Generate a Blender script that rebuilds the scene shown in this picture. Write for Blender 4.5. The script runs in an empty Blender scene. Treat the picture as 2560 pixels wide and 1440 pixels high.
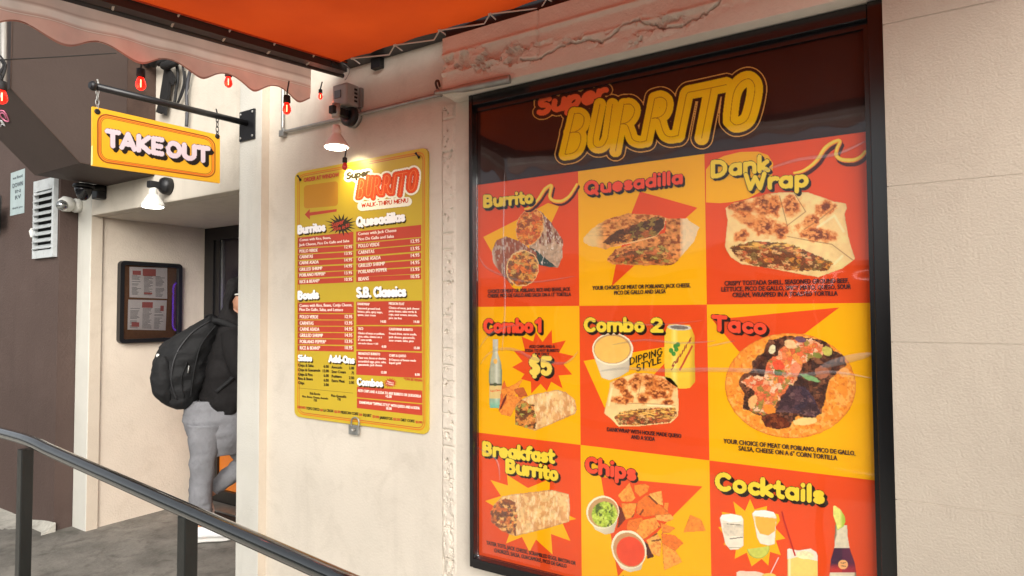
import bpy, bmesh, math, random
import numpy as np
from mathutils import Vector, Matrix
random.seed(7)
SC = bpy.context.scene
COL = SC.collection
R = math.radians

# ------------------------------------------------------------------ camera
CAMP = (0.0, -2.1, 1.46)
YAW, PITCH, ROLL, FPX = R(32.8), R(2.1), R(0.3), 1600.0
fv = np.array([-math.sin(YAW)*math.cos(PITCH), math.cos(YAW)*math.cos(PITCH), math.sin(PITCH)])
rv = np.cross(fv, [0, 0, 1.0]); rv /= np.linalg.norm(rv); uv = np.cross(rv, fv)
rv, uv = rv*math.cos(ROLL)-uv*math.sin(ROLL), uv*math.cos(ROLL)+rv*math.sin(ROLL)
cam = bpy.data.cameras.new("camera"); camo = bpy.data.objects.new("camera", cam); COL.objects.link(camo)
cam.sensor_width = 36.0; cam.lens = FPX/2560*36.0; cam.clip_start = 0.05; cam.clip_end = 500
camo.matrix_world = Matrix(((rv[0], uv[0], -fv[0], CAMP[0]), (rv[1], uv[1], -fv[1], CAMP[1]), (rv[2], uv[2], -fv[2], CAMP[2]), (0, 0, 0, 1)))
SC.camera = camo
# ------------------------------------------------------------------ light
world = bpy.data.worlds.new("World"); SC.world = world; world.use_nodes = True
wt = world.node_tree; bg = wt.nodes['Background']
sky = wt.nodes.new('ShaderNodeTexSky'); sky.sky_type = 'NISHITA'; sky.sun_disc = False
sky.sun_elevation = R(24); sky.sun_rotation = R(136); sky.dust_density = 3.0
hs = wt.nodes.new('ShaderNodeHueSaturation'); hs.inputs['Saturation'].default_value = 0.22
wt.links.new(sky.outputs[0], hs.inputs['Color']); wt.links.new(hs.outputs[0], bg.inputs[0])
bg.inputs[1].default_value = 0.11
sun = bpy.data.lights.new("sun", 'SUN'); suno = bpy.data.objects.new("sun", sun); COL.objects.link(suno)
sun.energy = 1.5; sun.angle = R(45); sun.color = (1.0, 0.96, 0.9)
d = Vector((math.sin(R(136))*math.cos(R(24)), math.cos(R(136))*math.cos(R(24)), math.sin(R(24))))
suno.rotation_euler = d.to_track_quat('Z', 'Y').to_euler()
SC.view_settings.view_transform = 'Standard'; SC.view_settings.look = 'None'
SC.view_settings.gamma = 1.0; SC.view_settings.use_curve_mapping = False
SC.view_settings.exposure = 0.95
SC.cycles.max_bounces = 8; SC.cycles.transparent_max_bounces = 12

# ------------------------------------------------------------------ helpers
def P(px, py, ax, val):
    """point of the place on the plane ax = val that the photograph shows at a pixel"""
    dd = fv*FPX + rv*(px-1280.0) + uv*(720.0-py)
    i = 'xyz'.index(ax)
    return Vector(np.array(CAMP) + dd*((val-CAMP[i])/dd[i]))
def PV(X, Y, ax, val):
    dd = fv[None]*FPX + rv[None]*(X[:, None]-1280.0) + uv[None]*(720.0-Y[:, None])
    i = 'xyz'.index(ax)
    return np.array(CAMP)[None] + dd*((val-CAMP[i])/dd[:, i])[:, None]
def PD(px, py, dep):
    dd = fv*FPX + rv*(px-1280.0) + uv*(720.0-py)
    return Vector(np.array(CAMP) + dd*(dep/FPX))
def lin(c):
    return tuple(((v/255.0)/12.92 if v <= 10 else (((v/255.0)+0.055)/1.055)**2.4) for v in c)

MATS = {}
def mat(name, rgb, rough=0.6, metal=0.0, bump=0.0, bscale=40, var=0.0, vscale=3, emit=0, alpha=None, spec=0.5, stain=None, stainamt=0.0, detail=6, trans=0, grime=0.0, coat=0.0):
    if name in MATS: return MATS[name]
    m = bpy.data.materials.new(name); m.use_nodes = True; nt = m.node_tree; b = nt.nodes['Principled BSDF']
    c = lin(rgb); b.inputs['Base Color'].default_value = (*c, 1)
    b.inputs['Roughness'].default_value = rough; b.inputs['Metallic'].default_value = metal
    b.inputs['Specular IOR Level'].default_value = spec
    tc = nt.nodes.new('ShaderNodeTexCoord')
    if var > 0:
        n = nt.nodes.new('ShaderNodeTexNoise'); n.inputs['Scale'].default_value = vscale; n.inputs['Detail'].default_value = detail; n.inputs['Roughness'].default_value = 0.62
        nt.links.new(tc.outputs['Object'], n.inputs['Vector'])
        cr = nt.nodes.new('ShaderNodeValToRGB')
        cr.color_ramp.elements[0].position = 0.3; cr.color_ramp.elements[1].position = 0.7
        lo = tuple(v*(1-var) for v in c); hi = tuple(min(1, v*(1+var)) for v in c)
        cr.color_ramp.elements[0].color = (*lo, 1); cr.color_ramp.elements[1].color = (*hi, 1)
        nt.links.new(n.outputs['Fac'], cr.inputs['Fac']); out = cr.outputs[0]
        if stain:
            n2 = nt.nodes.new('ShaderNodeTexNoise'); n2.inputs['Scale'].default_value = vscale*2.3; n2.inputs['Detail'].default_value = 9; n2.inputs['Roughness'].default_value = 0.7
            n2.inputs['Distortion'].default_value = 0.6
            mp = nt.nodes.new('ShaderNodeMapping'); mp.inputs['Location'].default_value = (3.1, 7.7, 1.3)
            nt.links.new(tc.outputs['Object'], mp.inputs[0]); nt.links.new(mp.outputs[0], n2.inputs['Vector'])
            r2 = nt.nodes.new('ShaderNodeMapRange'); r2.inputs[1].default_value = 0.5; r2.inputs[2].default_value = 0.75; r2.inputs[4].default_value = stainamt
            nt.links.new(n2.outputs['Fac'], r2.inputs[0])
            mx = nt.nodes.new('ShaderNodeMix'); mx.data_type = 'RGBA'
            nt.links.new(r2.outputs[0], mx.inputs[0]); nt.links.new(out, mx.inputs[6]); mx.inputs[7].default_value = (*lin(stain), 1)
            out = mx.outputs[2]
        if grime:
            # long vertical drips and small scuffs
            for sc_, lo_, hi_, am_, loc_ in (((7, 7, 0.8), 0.56, 0.74, grime, 2.0), ((2.2, 2.2, 1.6), 0.55, 0.72, grime*0.8, 9.0), ((38, 38, 30), 0.70, 0.76, grime*1.6, 5.0)):
                n3 = nt.nodes.new('ShaderNodeTexNoise'); n3.inputs['Scale'].default_value = 1.0; n3.inputs['Detail'].default_value = 7; n3.inputs['Roughness'].default_value = 0.65
                mp3 = nt.nodes.new('ShaderNodeMapping'); mp3.inputs['Scale'].default_value = sc_; mp3.inputs['Location'].default_value = (loc_, loc_*2, loc_*3)
                nt.links.new(tc.outputs['Object'], mp3.inputs[0]); nt.links.new(mp3.outputs[0], n3.inputs['Vector'])
                r3 = nt.nodes.new('ShaderNodeMapRange'); r3.inputs[1].default_value = lo_; r3.inputs[2].default_value = hi_; r3.inputs[4].default_value = am_
                nt.links.new(n3.outputs['Fac'], r3.inputs[0]); mx3 = nt.nodes.new('ShaderNodeMix'); mx3.data_type = 'RGBA'
                nt.links.new(r3.outputs[0], mx3.inputs[0]); nt.links.new(out, mx3.inputs[6]); mx3.inputs[7].default_value = (c[0]*0.42, c[1]*0.40, c[2]*0.38, 1); out = mx3.outputs[2]
        nt.links.new(out, b.inputs['Base Color'])
    if coat: b.inputs['Coat Weight'].default_value = coat; b.inputs['Coat Roughness'].default_value = 0.06
    if bump > 0:
        n = nt.nodes.new('ShaderNodeTexNoise'); n.inputs['Scale'].default_value = bscale; n.inputs['Detail'].default_value = 5
        nt.links.new(tc.outputs['Object'], n.inputs['Vector'])
        bp = nt.nodes.new('ShaderNodeBump'); bp.inputs['Strength'].default_value = bump; bp.inputs['Distance'].default_value = 0.01
        nt.links.new(n.outputs['Fac'], bp.inputs['Height']); nt.links.new(bp.outputs[0], b.inputs['Normal'])
    if emit:
        b.inputs['Emission Color'].default_value = (*c, 1); b.inputs['Emission Strength'].default_value = emit
    if trans:
        b.inputs['Transmission Weight'].default_value = trans
    if alpha is not None: b.inputs['Alpha'].default_value = alpha
    MATS[name] = m; return m
def print_mat():
    if 'print' in MATS: return MATS['print']
    m = bpy.data.materials.new('printed_ink'); m.use_nodes = True; nt = m.node_tree; b = nt.nodes['Principled BSDF']
    a = nt.nodes.new('ShaderNodeVertexColor'); a.layer_name = 'Col'
    nt.links.new(a.outputs[0], b.inputs['Base Color']); b.inputs['Roughness'].default_value = 0.6; b.inputs['Specular IOR Level'].default_value = 0.15
    MATS['print'] = m; return m
def glass_mat(name='pane_glass', tint=(1, 1, 1), rough=0.02, base=0.04, wav=0.0):
    if name in MATS: return MATS[name]
    m = bpy.data.materials.new(name); m.use_nodes = True; nt = m.node_tree
    nt.nodes.remove(nt.nodes['Principled BSDF']); o = nt.nodes['Material Output']
    t = nt.nodes.new('ShaderNodeBsdfTransparent'); t.inputs[0].default_value = (*tint, 1)
    g = nt.nodes.new('ShaderNodeBsdfGlossy'); g.inputs['Roughness'].default_value = rough
    f = nt.nodes.new('ShaderNodeFresnel'); f.inputs[0].default_value = 1.5
    ad = nt.nodes.new('ShaderNodeMath'); ad.operation = 'MULTIPLY'; ad.inputs[1].default_value = base
    nt.links.new(f.outputs[0], ad.inputs[0])
    if wav:
        n = nt.nodes.new('ShaderNodeTexNoise'); n.inputs['Scale'].default_value = 1.6; n.inputs['Detail'].default_value = 2
        tc = nt.nodes.new('ShaderNodeTexCoord'); nt.links.new(tc.outputs['Object'], n.inputs['Vector'])
        bp = nt.nodes.new('ShaderNodeBump'); bp.inputs['Strength'].default_value = wav; bp.inputs['Distance'].default_value = 0.02
        nt.links.new(n.outputs['Fac'], bp.inputs['Height']); nt.links.new(bp.outputs[0], g.inputs['Normal'])
    mx = nt.nodes.new('ShaderNodeMixShader'); nt.links.new(ad.outputs[0], mx.inputs[0]); nt.links.new(t.outputs[0], mx.inputs[1]); nt.links.new(g.outputs[0], mx.inputs[2])
    nt.links.new(mx.outputs[0], o.inputs[0]); MATS[name] = m; return m

def thing(name, label, cat, loc=(0, 0, 0), group=None):
    o = bpy.data.objects.new(name, None); COL.objects.link(o); o.location = loc
    o.empty_display_size = 0.1
    o['label'] = label; o['category'] = cat
    if group: o['group'] = group
    bpy.context.view_layer.update()
    return o
def tag(o, label, cat, group=None):
    o['label'] = label; o['category'] = cat
    if group: o['group'] = group
    return o
def link(name, me, m, parent=None, kind=None, label=None):
    o = bpy.data.objects.new(name, me); COL.objects.link(o)
    if m is not None:
        for mm in (m if isinstance(m, (list, tuple)) else [m]): me.materials.append(mm)
    if parent is not None:
        root = parent; off = Vector((0, 0, 0))
        while root is not None: off += root.location; root = root.parent
        o.parent = parent; me.transform(Matrix.Translation(-off))
    if kind: o['kind'] = kind
    if label: o['label'] = label
    return o
def bobj(name, bm, m, parent=None, smooth=False, kind=None, label=None, bevel=0):
    me = bpy.data.meshes.new(name)
    bmesh.ops.recalc_face_normals(bm, faces=bm.faces)
    if bevel: bmesh.ops.bevel(bm, geom=[e for e in bm.edges if e.is_manifold and e.calc_face_angle(0) > 0.6], offset=bevel, segments=2, profile=0.6, affect='EDGES')
    bm.to_mesh(me); bm.free()
    if smooth: me.polygons.foreach_set('use_smooth', [True]*len(me.polygons))
    return link(name, me, m, parent, kind, label)
def add_box(bm, a, b):
    r = bmesh.ops.create_cube(bm, size=1)
    for v in r['verts']:
        v.co = Vector(((a[i]+b[i])/2+v.co[i]*(b[i]-a[i]) for i in range(3)))
def box(name, a, b, m, parent=None, bevel=0, kind=None, label=None):
    bm = bmesh.new(); add_box(bm, a, b); return bobj(name, bm, m, parent, bevel=bevel, kind=kind, label=label)
def frames(pts):
    out = []; n = None
    for i, p in enumerate(pts):
        t = (pts[min(i+1, len(pts)-1)]-pts[max(i-1, 0)]).normalized()
        if n is None:
            n = t.orthogonal().normalized()
        else:
            n = (n-t*n.dot(t)).normalized()
        out.append((t, n, t.cross(n)))
    return out
def add_tube(bm, pts, r, seg=10, caps=True):
    pts = [Vector(p) for p in pts]; fr = frames(pts); rings = []
    for i, p in enumerate(pts):
        rr = r[i] if isinstance(r, (list, tuple)) else r
        rings.append([bm.verts.new(p+(fr[i][1]*math.cos(k*2*math.pi/seg)+fr[i][2]*math.sin(k*2*math.pi/seg))*rr) for k in range(seg)])
    for a, b in zip(rings, rings[1:]):
        for k in range(seg): bm.faces.new((a[k], a[(k+1) % seg], b[(k+1) % seg], b[k]))
    if caps: bm.faces.new(rings[0][::-1]); bm.faces.new(rings[-1])
def tube(name, pts, r, m, parent=None, seg=10, smooth=True, kind=None, label=None):
    bm = bmesh.new(); add_tube(bm, pts, r, seg); o = bobj(name, bm, m, parent, smooth=False, kind=kind, label=label)
    if smooth: o.data.polygons.foreach_set('use_smooth', [len(p.vertices) == 4 for p in o.data.polygons])
    return o
def smooth_path(pts, n=6):
    pts = [Vector(p) for p in pts]; out = []
    for i in range(len(pts)-1):
        p0 = pts[max(i-1, 0)]; p1 = pts[i]; p2 = pts[i+1]; p3 = pts[min(i+2, len(pts)-1)]
        for k in range(n):
            t = k/n
            out.append(0.5*((2*p1)+(p2-p0)*t+(2*p0-5*p1+4*p2-p3)*t*t+(3*p1-p0-3*p2+p3)*t**3))
    out.append(pts[-1]); return out
def add_lathe(bm, prof, origin, axis, seg=24):
    """prof: (distance along axis, radius)"""
    axis = Vector(axis).normalized(); n = axis.orthogonal().normalized(); b = axis.cross(n); rings = []
    for h, r in prof:
        rings.append([bm.verts.new(Vector(origin)+axis*h+(n*math.cos(k*2*math.pi/seg)+b*math.sin(k*2*math.pi/seg))*max(r, 1e-4)) for k in range(seg)])
    for a, c in zip(rings, rings[1:]):
        for k in range(seg): bm.faces.new((a[k], a[(k+1) % seg], c[(k+1) % seg], c[k]))
    bm.faces.new(rings[0][::-1]); bm.faces.new(rings[-1])
def lathe(name, prof, origin, axis, m, parent=None, seg=24, label=None):
    bm = bmesh.new(); add_lathe(bm, prof, origin, axis, seg); o = bobj(name, bm, m, parent, label=label)
    o.data.polygons.foreach_set('use_smooth', [len(p.vertices) == 4 for p in o.data.polygons]); return o
def poly_px(name, pts, ax, val, m, parent=None, label=None):
    bm = bmesh.new(); bm.faces.new([bm.verts.new(P(x, y, ax, val)) for x, y in pts])
    return bobj(name, bm, m, parent, label=label)

# ---- numpy noise
def hsh(i, j, s=0):
    n = (i.astype(np.int64)*374761393 + j.astype(np.int64)*668265263 + s*1442695041) & 0x7fffffff
    n = ((n ^ (n >> 13))*1274126177) & 0x7fffffff
    n = (n ^ (n >> 16)) & 0xffff
    return n/65535.0
def vnoise(x, y, s=0):
    i = np.floor(x); j = np.floor(y); a = x-i; b = y-j; a = a*a*(3-2*a); b = b*b*(3-2*b)
    return (hsh(i, j, s)*(1-a)+hsh(i+1, j, s)*a)*(1-b)+(hsh(i, j+1, s)*(1-a)+hsh(i+1, j+1, s)*a)*b
def fbm(x, y, s=0, o=4):
    v = 0; amp = 0.5; t = 0
    for k in range(o):
        v = v+amp*vnoise(x*2**k, y*2**k, s+k*17); t += amp; amp *= 0.55
    return v/t

PK = 1.12
class Art:
    """a flat printed picture: one fine sheet of coloured cells lying on its board"""
    def __init__(s, bbox, ax, val, step=1.4):
        x0, y0, x1, y1 = bbox; s.ax = ax; s.val = val
        s.X, s.Y = np.meshgrid(np.arange(x0, x1, step), np.arange(y0, y1, step))
        s.C = np.zeros(s.X.shape+(3,)); s.M = np.zeros(s.X.shape, bool)
    def paint(s, mask, col, var=0.0, vs=10, seed=0, f=None):
        c = np.array(lin(col))[None]*np.ones((mask.sum(), 3))
        if var:
            n = fbm(s.X[mask]/vs, s.Y[mask]/vs, seed)-0.5
            c = c*(1+var*2*n)[:, None]
        if f is not None: c = c*f[mask][:, None]
        s.C[mask] = np.clip(c, 0.004, 1); s.M |= mask
    def blend(s, mask, col, amt):
        """amt array over the grid"""
        c = np.array(lin(col)); a = (amt*mask*s.M)[..., None]; a = np.clip(a, 0, 1)
        s.C = s.C*(1-a)+c*a
    def pm(s, pts, wob=0, ws=7, seed=3):
        X = s.X; Y = s.Y
        if wob:
            X = X+(fbm(s.X/ws, s.Y/ws, seed)-0.5)*2*wob; Y = Y+(fbm(s.X/ws, s.Y/ws, seed+5)-0.5)*2*wob
        ins = np.zeros(X.shape, bool); n = len(pts)
        for i in range(n):
            (xa, ya), (xb, yb) = pts[i], pts[(i+1) % n]
            if ya == yb: continue
            c = ((ya > Y) != (yb > Y)) & (X < (xb-xa)*(Y-ya)/(yb-ya)+xa)
            ins ^= c
        return ins
    def em(s, cx, cy, rx, ry, rot=0, wob=0, ws=7, seed=3):
        return s.ev(cx, cy, rx, ry, rot, wob, ws, seed) < 1
    def ev(s, cx, cy, rx, ry, rot=0, wob=0, ws=7, seed=3):
        a = R(rot); dx = s.X-cx; dy = s.Y-cy
        u = (dx*math.cos(a)+dy*math.sin(a))/rx; v = (-dx*math.sin(a)+dy*math.cos(a))/ry
        q = np.sqrt(u*u+v*v)
        if wob: q = q+(fbm(s.X/ws, s.Y/ws, seed)-0.5)*2*wob
        return q
    def lm(s, pl, w, wob=0):
        return s.sd(pl) < w
    def sd(s, polys, dx=0, dy=0):
        """distance to polylines"""
        if len(polys) and not isinstance(polys[0][0], (list, tuple, np.ndarray)): polys = [polys]
        D = np.full(s.X.shape, 1e9); X = s.X-dx; Y = s.Y-dy
        for pl in polys:
            if len(pl) == 1: pl = [pl[0], (pl[0][0]+0.01, pl[0][1])]
            xs = [p[0] for p in pl]; ys = [p[1] for p in pl]
            for (xa, ya), (xb, yb) in zip(pl, pl[1:]):
                vx, vy = xb-xa, yb-ya; L = vx*vx+vy*vy+1e-9
                t = np.clip(((X-xa)*vx+(Y-ya)*vy)/L, 0, 1)
                D = np.minimum(D, np.hypot(X-xa-t*vx, Y-ya-t*vy))
        return D
    def chunks(s, mask, cols, size0=6, seed=1, edge=0.55, stretch=(1, 1), rot=0, warp=1.0):
        size = size0*1.35
        a = R(rot); X = (s.X*math.cos(a)+s.Y*math.sin(a))/stretch[0]; Y = (-s.X*math.sin(a)+s.Y*math.cos(a))/stretch[1]
        x = X[mask]/size; y = Y[mask]/size
        x = x+(fbm(x*1.7, y*1.7, seed+50, 3)-0.5)*warp*2; y = y+(fbm(x*1.7, y*1.7, seed+60, 3)-0.5)*warp*2
        i = np.floor(x); j = np.floor(y); d1 = np.full(x.shape, 9.); d2 = np.full(x.shape, 9.); idc = np.zeros(x.shape)
        for di in (-1, 0, 1):
            for dj in (-1, 0, 1):
                sx = i+di+hsh(i+di, j+dj, seed); sy = j+dj+hsh(i+di, j+dj, seed+9)
                dd = np.hypot(x-sx, y-sy); idd = hsh(i+di, j+dj, seed+21)
                nb = dd < d1; d2 = np.where(nb, d1, np.minimum(d2, dd)); idc = np.where(nb, idd, idc); d1 = np.where(nb, dd, d1)
        pal = np.array([lin(c) for c in cols]); k = np.minimum((idc*len(cols)).astype(int), len(cols)-1)
        edge = edge*0.6; sh = 1-edge+edge*np.clip((d2-d1)*2.6, 0, 1)
        sh = sh*(0.8+0.5*fbm(s.X[mask]/2.6, s.Y[mask]/2.6, seed+3, 3))
        pc = pal[k]*0.72+pal.mean(0)*0.28
        s.C[mask] = np.clip(pc*sh[:, None], 0.004, 1); s.M |= mask
    def build(s, name, parent=None, label=None, m=None, kind=None):
        M = s.M; idx = -np.ones(M.shape, int)
        q = M[:-1, :-1] & M[1:, :-1] & M[:-1, 1:] & M[1:, 1:]
        use = np.zeros(M.shape, bool); use[:-1, :-1] |= q; use[1:, :-1] |= q; use[:-1, 1:] |= q; use[1:, 1:] |= q
        idx[use] = np.arange(use.sum())
        co = PV(s.X[use], s.Y[use], s.ax, s.val)
        F = np.stack([idx[:-1, :-1][q], idx[1:, :-1][q], idx[1:, 1:][q], idx[:-1, 1:][q]], 1)
        me = bpy.data.meshes.new(name); me.vertices.add(len(co)); me.vertices.foreach_set('co', co.ravel())
        me.loops.add(F.size); me.loops.foreach_set('vertex_index', F.ravel()); me.polygons.add(len(F))
        me.polygons.foreach_set('loop_start', np.arange(0, F.size, 4)); me.polygons.foreach_set('loop_total', np.full(len(F), 4))
        at = me.color_attributes.new('Col', 'FLOAT_COLOR', 'POINT')
        cc = np.ones((len(co), 4)); cc[:, :3] = np.clip(s.C[use]*PK, 0, 0.95); at.data.foreach_set('color', cc.ravel())
        me.update(); me.validate()
        return link(name, me, m or print_mat(), parent, kind, label)

# ---- a rounded single-stroke alphabet (baseline 0, capitals 1 high)
def arc(cx, cy, rx, ry, a0, a1, n=None):
    n = n or max(4, int(abs(a1-a0)/22))
    return [(cx+rx*math.cos(R(a0+(a1-a0)*k/n)), cy+ry*math.sin(R(a0+(a1-a0)*k/n))) for k in range(n+1)]
bowl = arc(.33, .36, .21, .24, 0, 360); hump = [(.12, .12)]+[(.12, .6)]
G = {
 'B': (.74, [[(.12, .12), (.12, .88), (.34, .88)]+arc(.34, .705, .2, .175, 90, -90)+[(.12, .53)], [(.34, .53)]+arc(.36, .325, .22, .205, 90, -90)+[(.12, .12)]]),
 'Q': (.9, [arc(.43, .5, .31, .38, 0, 360), [(.5, .28), (.74, .04)]]),
 'C': (.76, [arc(.42, .5, .3, .38, 48, 312)]),
 'D': (.82, [[(.12, .12), (.12, .88), (.3, .88)]+arc(.32, .5, .36, .38, 90, -90)+[(.12, .12)]]),
 'W': (.98, [[(.08, .88), (.26, .12), (.47, .72), (.68, .12), (.86, .88)]]),
 'T': (.72, [[(.08, .88), (.64, .88)], [(.36, .88), (.36, .12)]]),
 'A': (.8, [[(.08, .12), (.39, .88), (.7, .12)], [(.2, .34), (.58, .34)]]),
 'K': (.72, [[(.12, .12), (.12, .88)], [(.6, .88), (.18, .47), (.63, .12)]]),
 'E': (.64, [[(.54, .88), (.12, .88), (.12, .12), (.54, .12)], [(.12, .5), (.48, .5)]]),
 'O': (.9, [arc(.45, .5, .33, .38, 0, 360)]),
 'U': (.8, [[(.12, .88), (.12, .4)]+arc(.4, .38, .28, .26, 180, 360)+[(.68, .88)]]),
 'S': (.66, [arc(.33, .7, .2, .18, 35, 270)+arc(.33, .315, .22, .2, 90, -145)]),
 '$': (.68, [arc(.34, .69, .19, .17, 35, 270)+arc(.34, .325, .2, .195, 90, -145), [(.34, 1.0), (.34, .0)]]),
 '1': (.46, [[(.1, .7), (.28, .88), (.28, .12)]]),
 '2': (.7, [arc(.34, .66, .21, .22, 165, -25)+[(.12, .12), (.6, .12)]]),
 '5': (.7, [[(.56, .88), (.19, .88), (.17, .53)]+arc(.34, .36, .22, .24, 115, -140)]),
 'u': (.66, [[(.12, .6), (.12, .34)]+arc(.33, .33, .21, .21, 180, 360)+[(.54, .6), (.54, .12)]]),
 'r': (.46, [[(.12, .6), (.12, .12)], arc(.33, .38, .21, .22, 180, 62)]),
 'i': (.27, [[(.13, .58), (.13, .12)], [(.13, .87)]]),
 't': (.46, [[(.2, .84), (.2, .3)]+arc(.34, .27, .14, .15, 180, 285), [(.06, .6), (.4, .6)]]),
 'o': (.66, [bowl]), 'e': (.64, [[(.14, .37), (.53, .37)]+arc(.33, .36, .21, .24, 5, 315)]),
 's': (.54, [arc(.28, .485, .15, .115, 30, 270)+arc(.28, .245, .16, .125, 90, -150)]),
 'a': (.67, [bowl, [(.54, .6), (.54, .12)]]), 'd': (.67, [bowl, [(.54, .9), (.54, .12)]]),
 'b': (.67, [bowl, [(.12, .9), (.12, .12)]]), 'l': (.26, [[(.13, .9), (.13, .12)]]),
 'n': (.66, [[(.12, .6), (.12, .12)], arc(.33, .38, .21, .22, 180, 0)+[(.54, .12)]]),
 'm': (.98, [[(.12, .6), (.12, .12)], arc(.305, .4, .185, .2, 180, 0)+[(.49, .12)], arc(.675, .4, .185, .2, 180, 0)+[(.86, .12)]]),
 'k': (.6, [[(.12, .9), (.12, .12)], [(.46, .6), (.16, .34), (.5, .12)]]),
 'p': (.67, [bowl, [(.12, .6), (.12, -.18)]]), 'c': (.54, [arc(.33, .36, .21, .24, 48, 312)]),
 'f': (.42, [arc(.34, .74, .15, .15, 75, 180)+[(.19, .12)], [(.05, .58), (.38, .58)]]),
 'h': (.66, [[(.12, .9), (.12, .12)], arc(.33, .38, .21, .22, 180, 0)+[(.54, .12)]]),
 'w': (.82, [[(.08, .6), (.22, .12), (.4, .52), (.56, .12), (.7, .6)]]),
 'I': (.28, [[(.13, .88), (.13, .12)]]),
 'P': (.7, [[(.12, .12), (.12, .88), (.32, .88)]+arc(.34, .66, .22, .22, 90, -90)+[(.12, .44)]]),
 'G': (.8, [arc(.42, .5, .3, .38, 48, 330)+[(.7, .46), (.5, .46)]]),
 'N': (.78, [[(.12, .12), (.12, .88), (.62, .12), (.62, .88)]]),
 'Y': (.72, [[(.08, .88), (.36, .46), (.64, .88)], [(.36, .46), (.36, .12)]]),
 'L': (.6, [[(.12, .88), (.12, .12), (.52, .12)]]),
 'H': (.76, [[(.12, .12), (.12, .88)], [(.62, .12), (.62, .88)], [(.12, .5), (.62, .5)]]),
 'M': (.92, [[(.12, .12), (.12, .88), (.45, .3), (.78, .88), (.78, .12)]]),
 'R': (.74, [[(.12, .12), (.12, .88), (.34, .88)]+arc(.36, .67, .2, .21, 90, -90)+[(.12, .46)], [(.34, .46), (.6, .12)]]),
 '-': (.44, [[(.1, .36), (.34, .36)]]), '.': (.24, [[(.12, .13)]]), ' ': (.3, []),
}
def word(txt, pL, pR, h, slant=0.0, squeeze=0):
    tot = sum(G[c][0] for c in txt); ux = ((pR[0]-pL[0])/tot, (pR[1]-pL[1])/tot); out = []; x = 0
    for c in txt:
        w, st = G[c]
        for pl in st:
            out.append([(pL[0]+ux[0]*(x+a)+slant*h*b, pL[1]+ux[1]*(x+a)-h*b) for a, b in pl])
        x += w
    return out
def heading(parent, txt, pL, pR, h, fill, ax, val, name='heading', dark=(38, 26, 20), r=.122, out=2.0, sh=(5, 5), slant=0, step=1.25, tint=None, holes=None):
    """bold word with dark outline and block shadow, pL..pR baseline ends in the photograph"""
    st = word(txt, pL, pR, h, slant); xs = [p[0] for s_ in st for p in s_]; ys = [p[1] for s_ in st for p in s_]
    m = r*h+out+4; A = Art((min(xs)-m, min(ys)-m, max(xs)+m+abs(sh[0]), max(ys)+m+abs(sh[1])), ax, val, step)
    d0 = A.sd(st); ds = d0.copy(); n = max(2, int(max(map(abs, sh))/1.5))
    for k in range(1, n+1): ds = np.minimum(ds, A.sd(st, sh[0]*k/n, sh[1]*k/n))
    rr = r*h
    A.paint(ds < rr+out*0.7, dark); A.paint(d0 < rr+out, dark); A.paint(d0 < rr, fill, 0.05, 12)
    return A.build(name, parent)

# ---- fine lettering with Blender's own font, laid flat on a board
FC = {}
def font_mesh(txt):
    if txt in FC: return FC[txt]
    cu = bpy.data.curves.new('tmp_text', 'FONT'); cu.body = txt; cu.resolution_u = 2; cu.fill_mode = 'FRONT'
    ob = bpy.data.objects.new('tmp_text', cu); COL.objects.link(ob)
    dg = bpy.context.evaluated_depsgraph_get(); dg.update()
    me = ob.evaluated_get(dg).to_mesh(); v = np.array([q.co[:2] for q in me.vertices]); f = [tuple(p.vertices) for p in me.polygons]
    ob.evaluated_get(dg).to_mesh_clear(); bpy.data.objects.remove(ob); bpy.data.curves.remove(cu)
    FC[txt] = (v, f); return FC[txt]
def lettering(name, items, ax, val, m, parent=None, bold=1, dz=0.00006, label=None):
    """items: (text, (xL,yL), (xR,yR) baseline, height in px[, slant]); every line of print is a part of its own"""
    nsgn = -1 if ax == 'y' else 1
    for it in items:
        V = []; F = []; k = 0
        txt, pL, pR, h = it[:4]; sl = it[4] if len(it) > 4 else 0
        v, f = font_mesh(txt); w = v[:, 0].max()
        offs = [(0, 0)] if bold == 0 else ([(-.35*bold, 0), (.35*bold, 0)] if bold < 1 else [(-.5*bold, -.25*bold), (.5*bold, .25*bold), (.4*bold, -.3*bold)])
        for q, (ox, oy) in enumerate(offs):
            X = pL[0]+(pR[0]-pL[0])*v[:, 0]/w+ox+sl*v[:, 1]*h; Y = pL[1]+(pR[1]-pL[1])*v[:, 0]/w-h*v[:, 1]/0.7+oy
            co = PV(X, Y, ax, val+nsgn*dz*q); V.append(co); F += [tuple(i+k for i in ff) for ff in f]; k += len(v)
        me = bpy.data.meshes.new(name); me.from_pydata([tuple(c) for c in np.concatenate(V)], [], F); me.update()
        link(name, me, m, parent, label=label)
def ribbon(name, pts, w, ax, val, m, parent=None, closed=True, label=None):
    """band of print of width w metres that follows pixel points on a board"""
    Q = [P(x, y, ax, val) for x, y in pts]; n = len(Q); bm = bmesh.new(); a = []; b = []
    N = Vector((0, 1, 0)) if ax == 'y' else Vector((1, 0, 0))
    for i in range(n):
        p0 = Q[(i-1) % n] if closed or i > 0 else Q[i]; p1 = Q[(i+1) % n] if closed or i < n-1 else Q[i]
        t = (p1-p0).normalized(); s = t.cross(N).normalized()
        a.append(bm.verts.new(Q[i]+s*w/2)); b.append(bm.verts.new(Q[i]-s*w/2))
    for i in range(n if closed else n-1):
        j = (i+1) % n; bm.faces.new((a[i], a[j], b[j], b[i]))
    return bobj(name, bm, m, parent, label=label)
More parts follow.
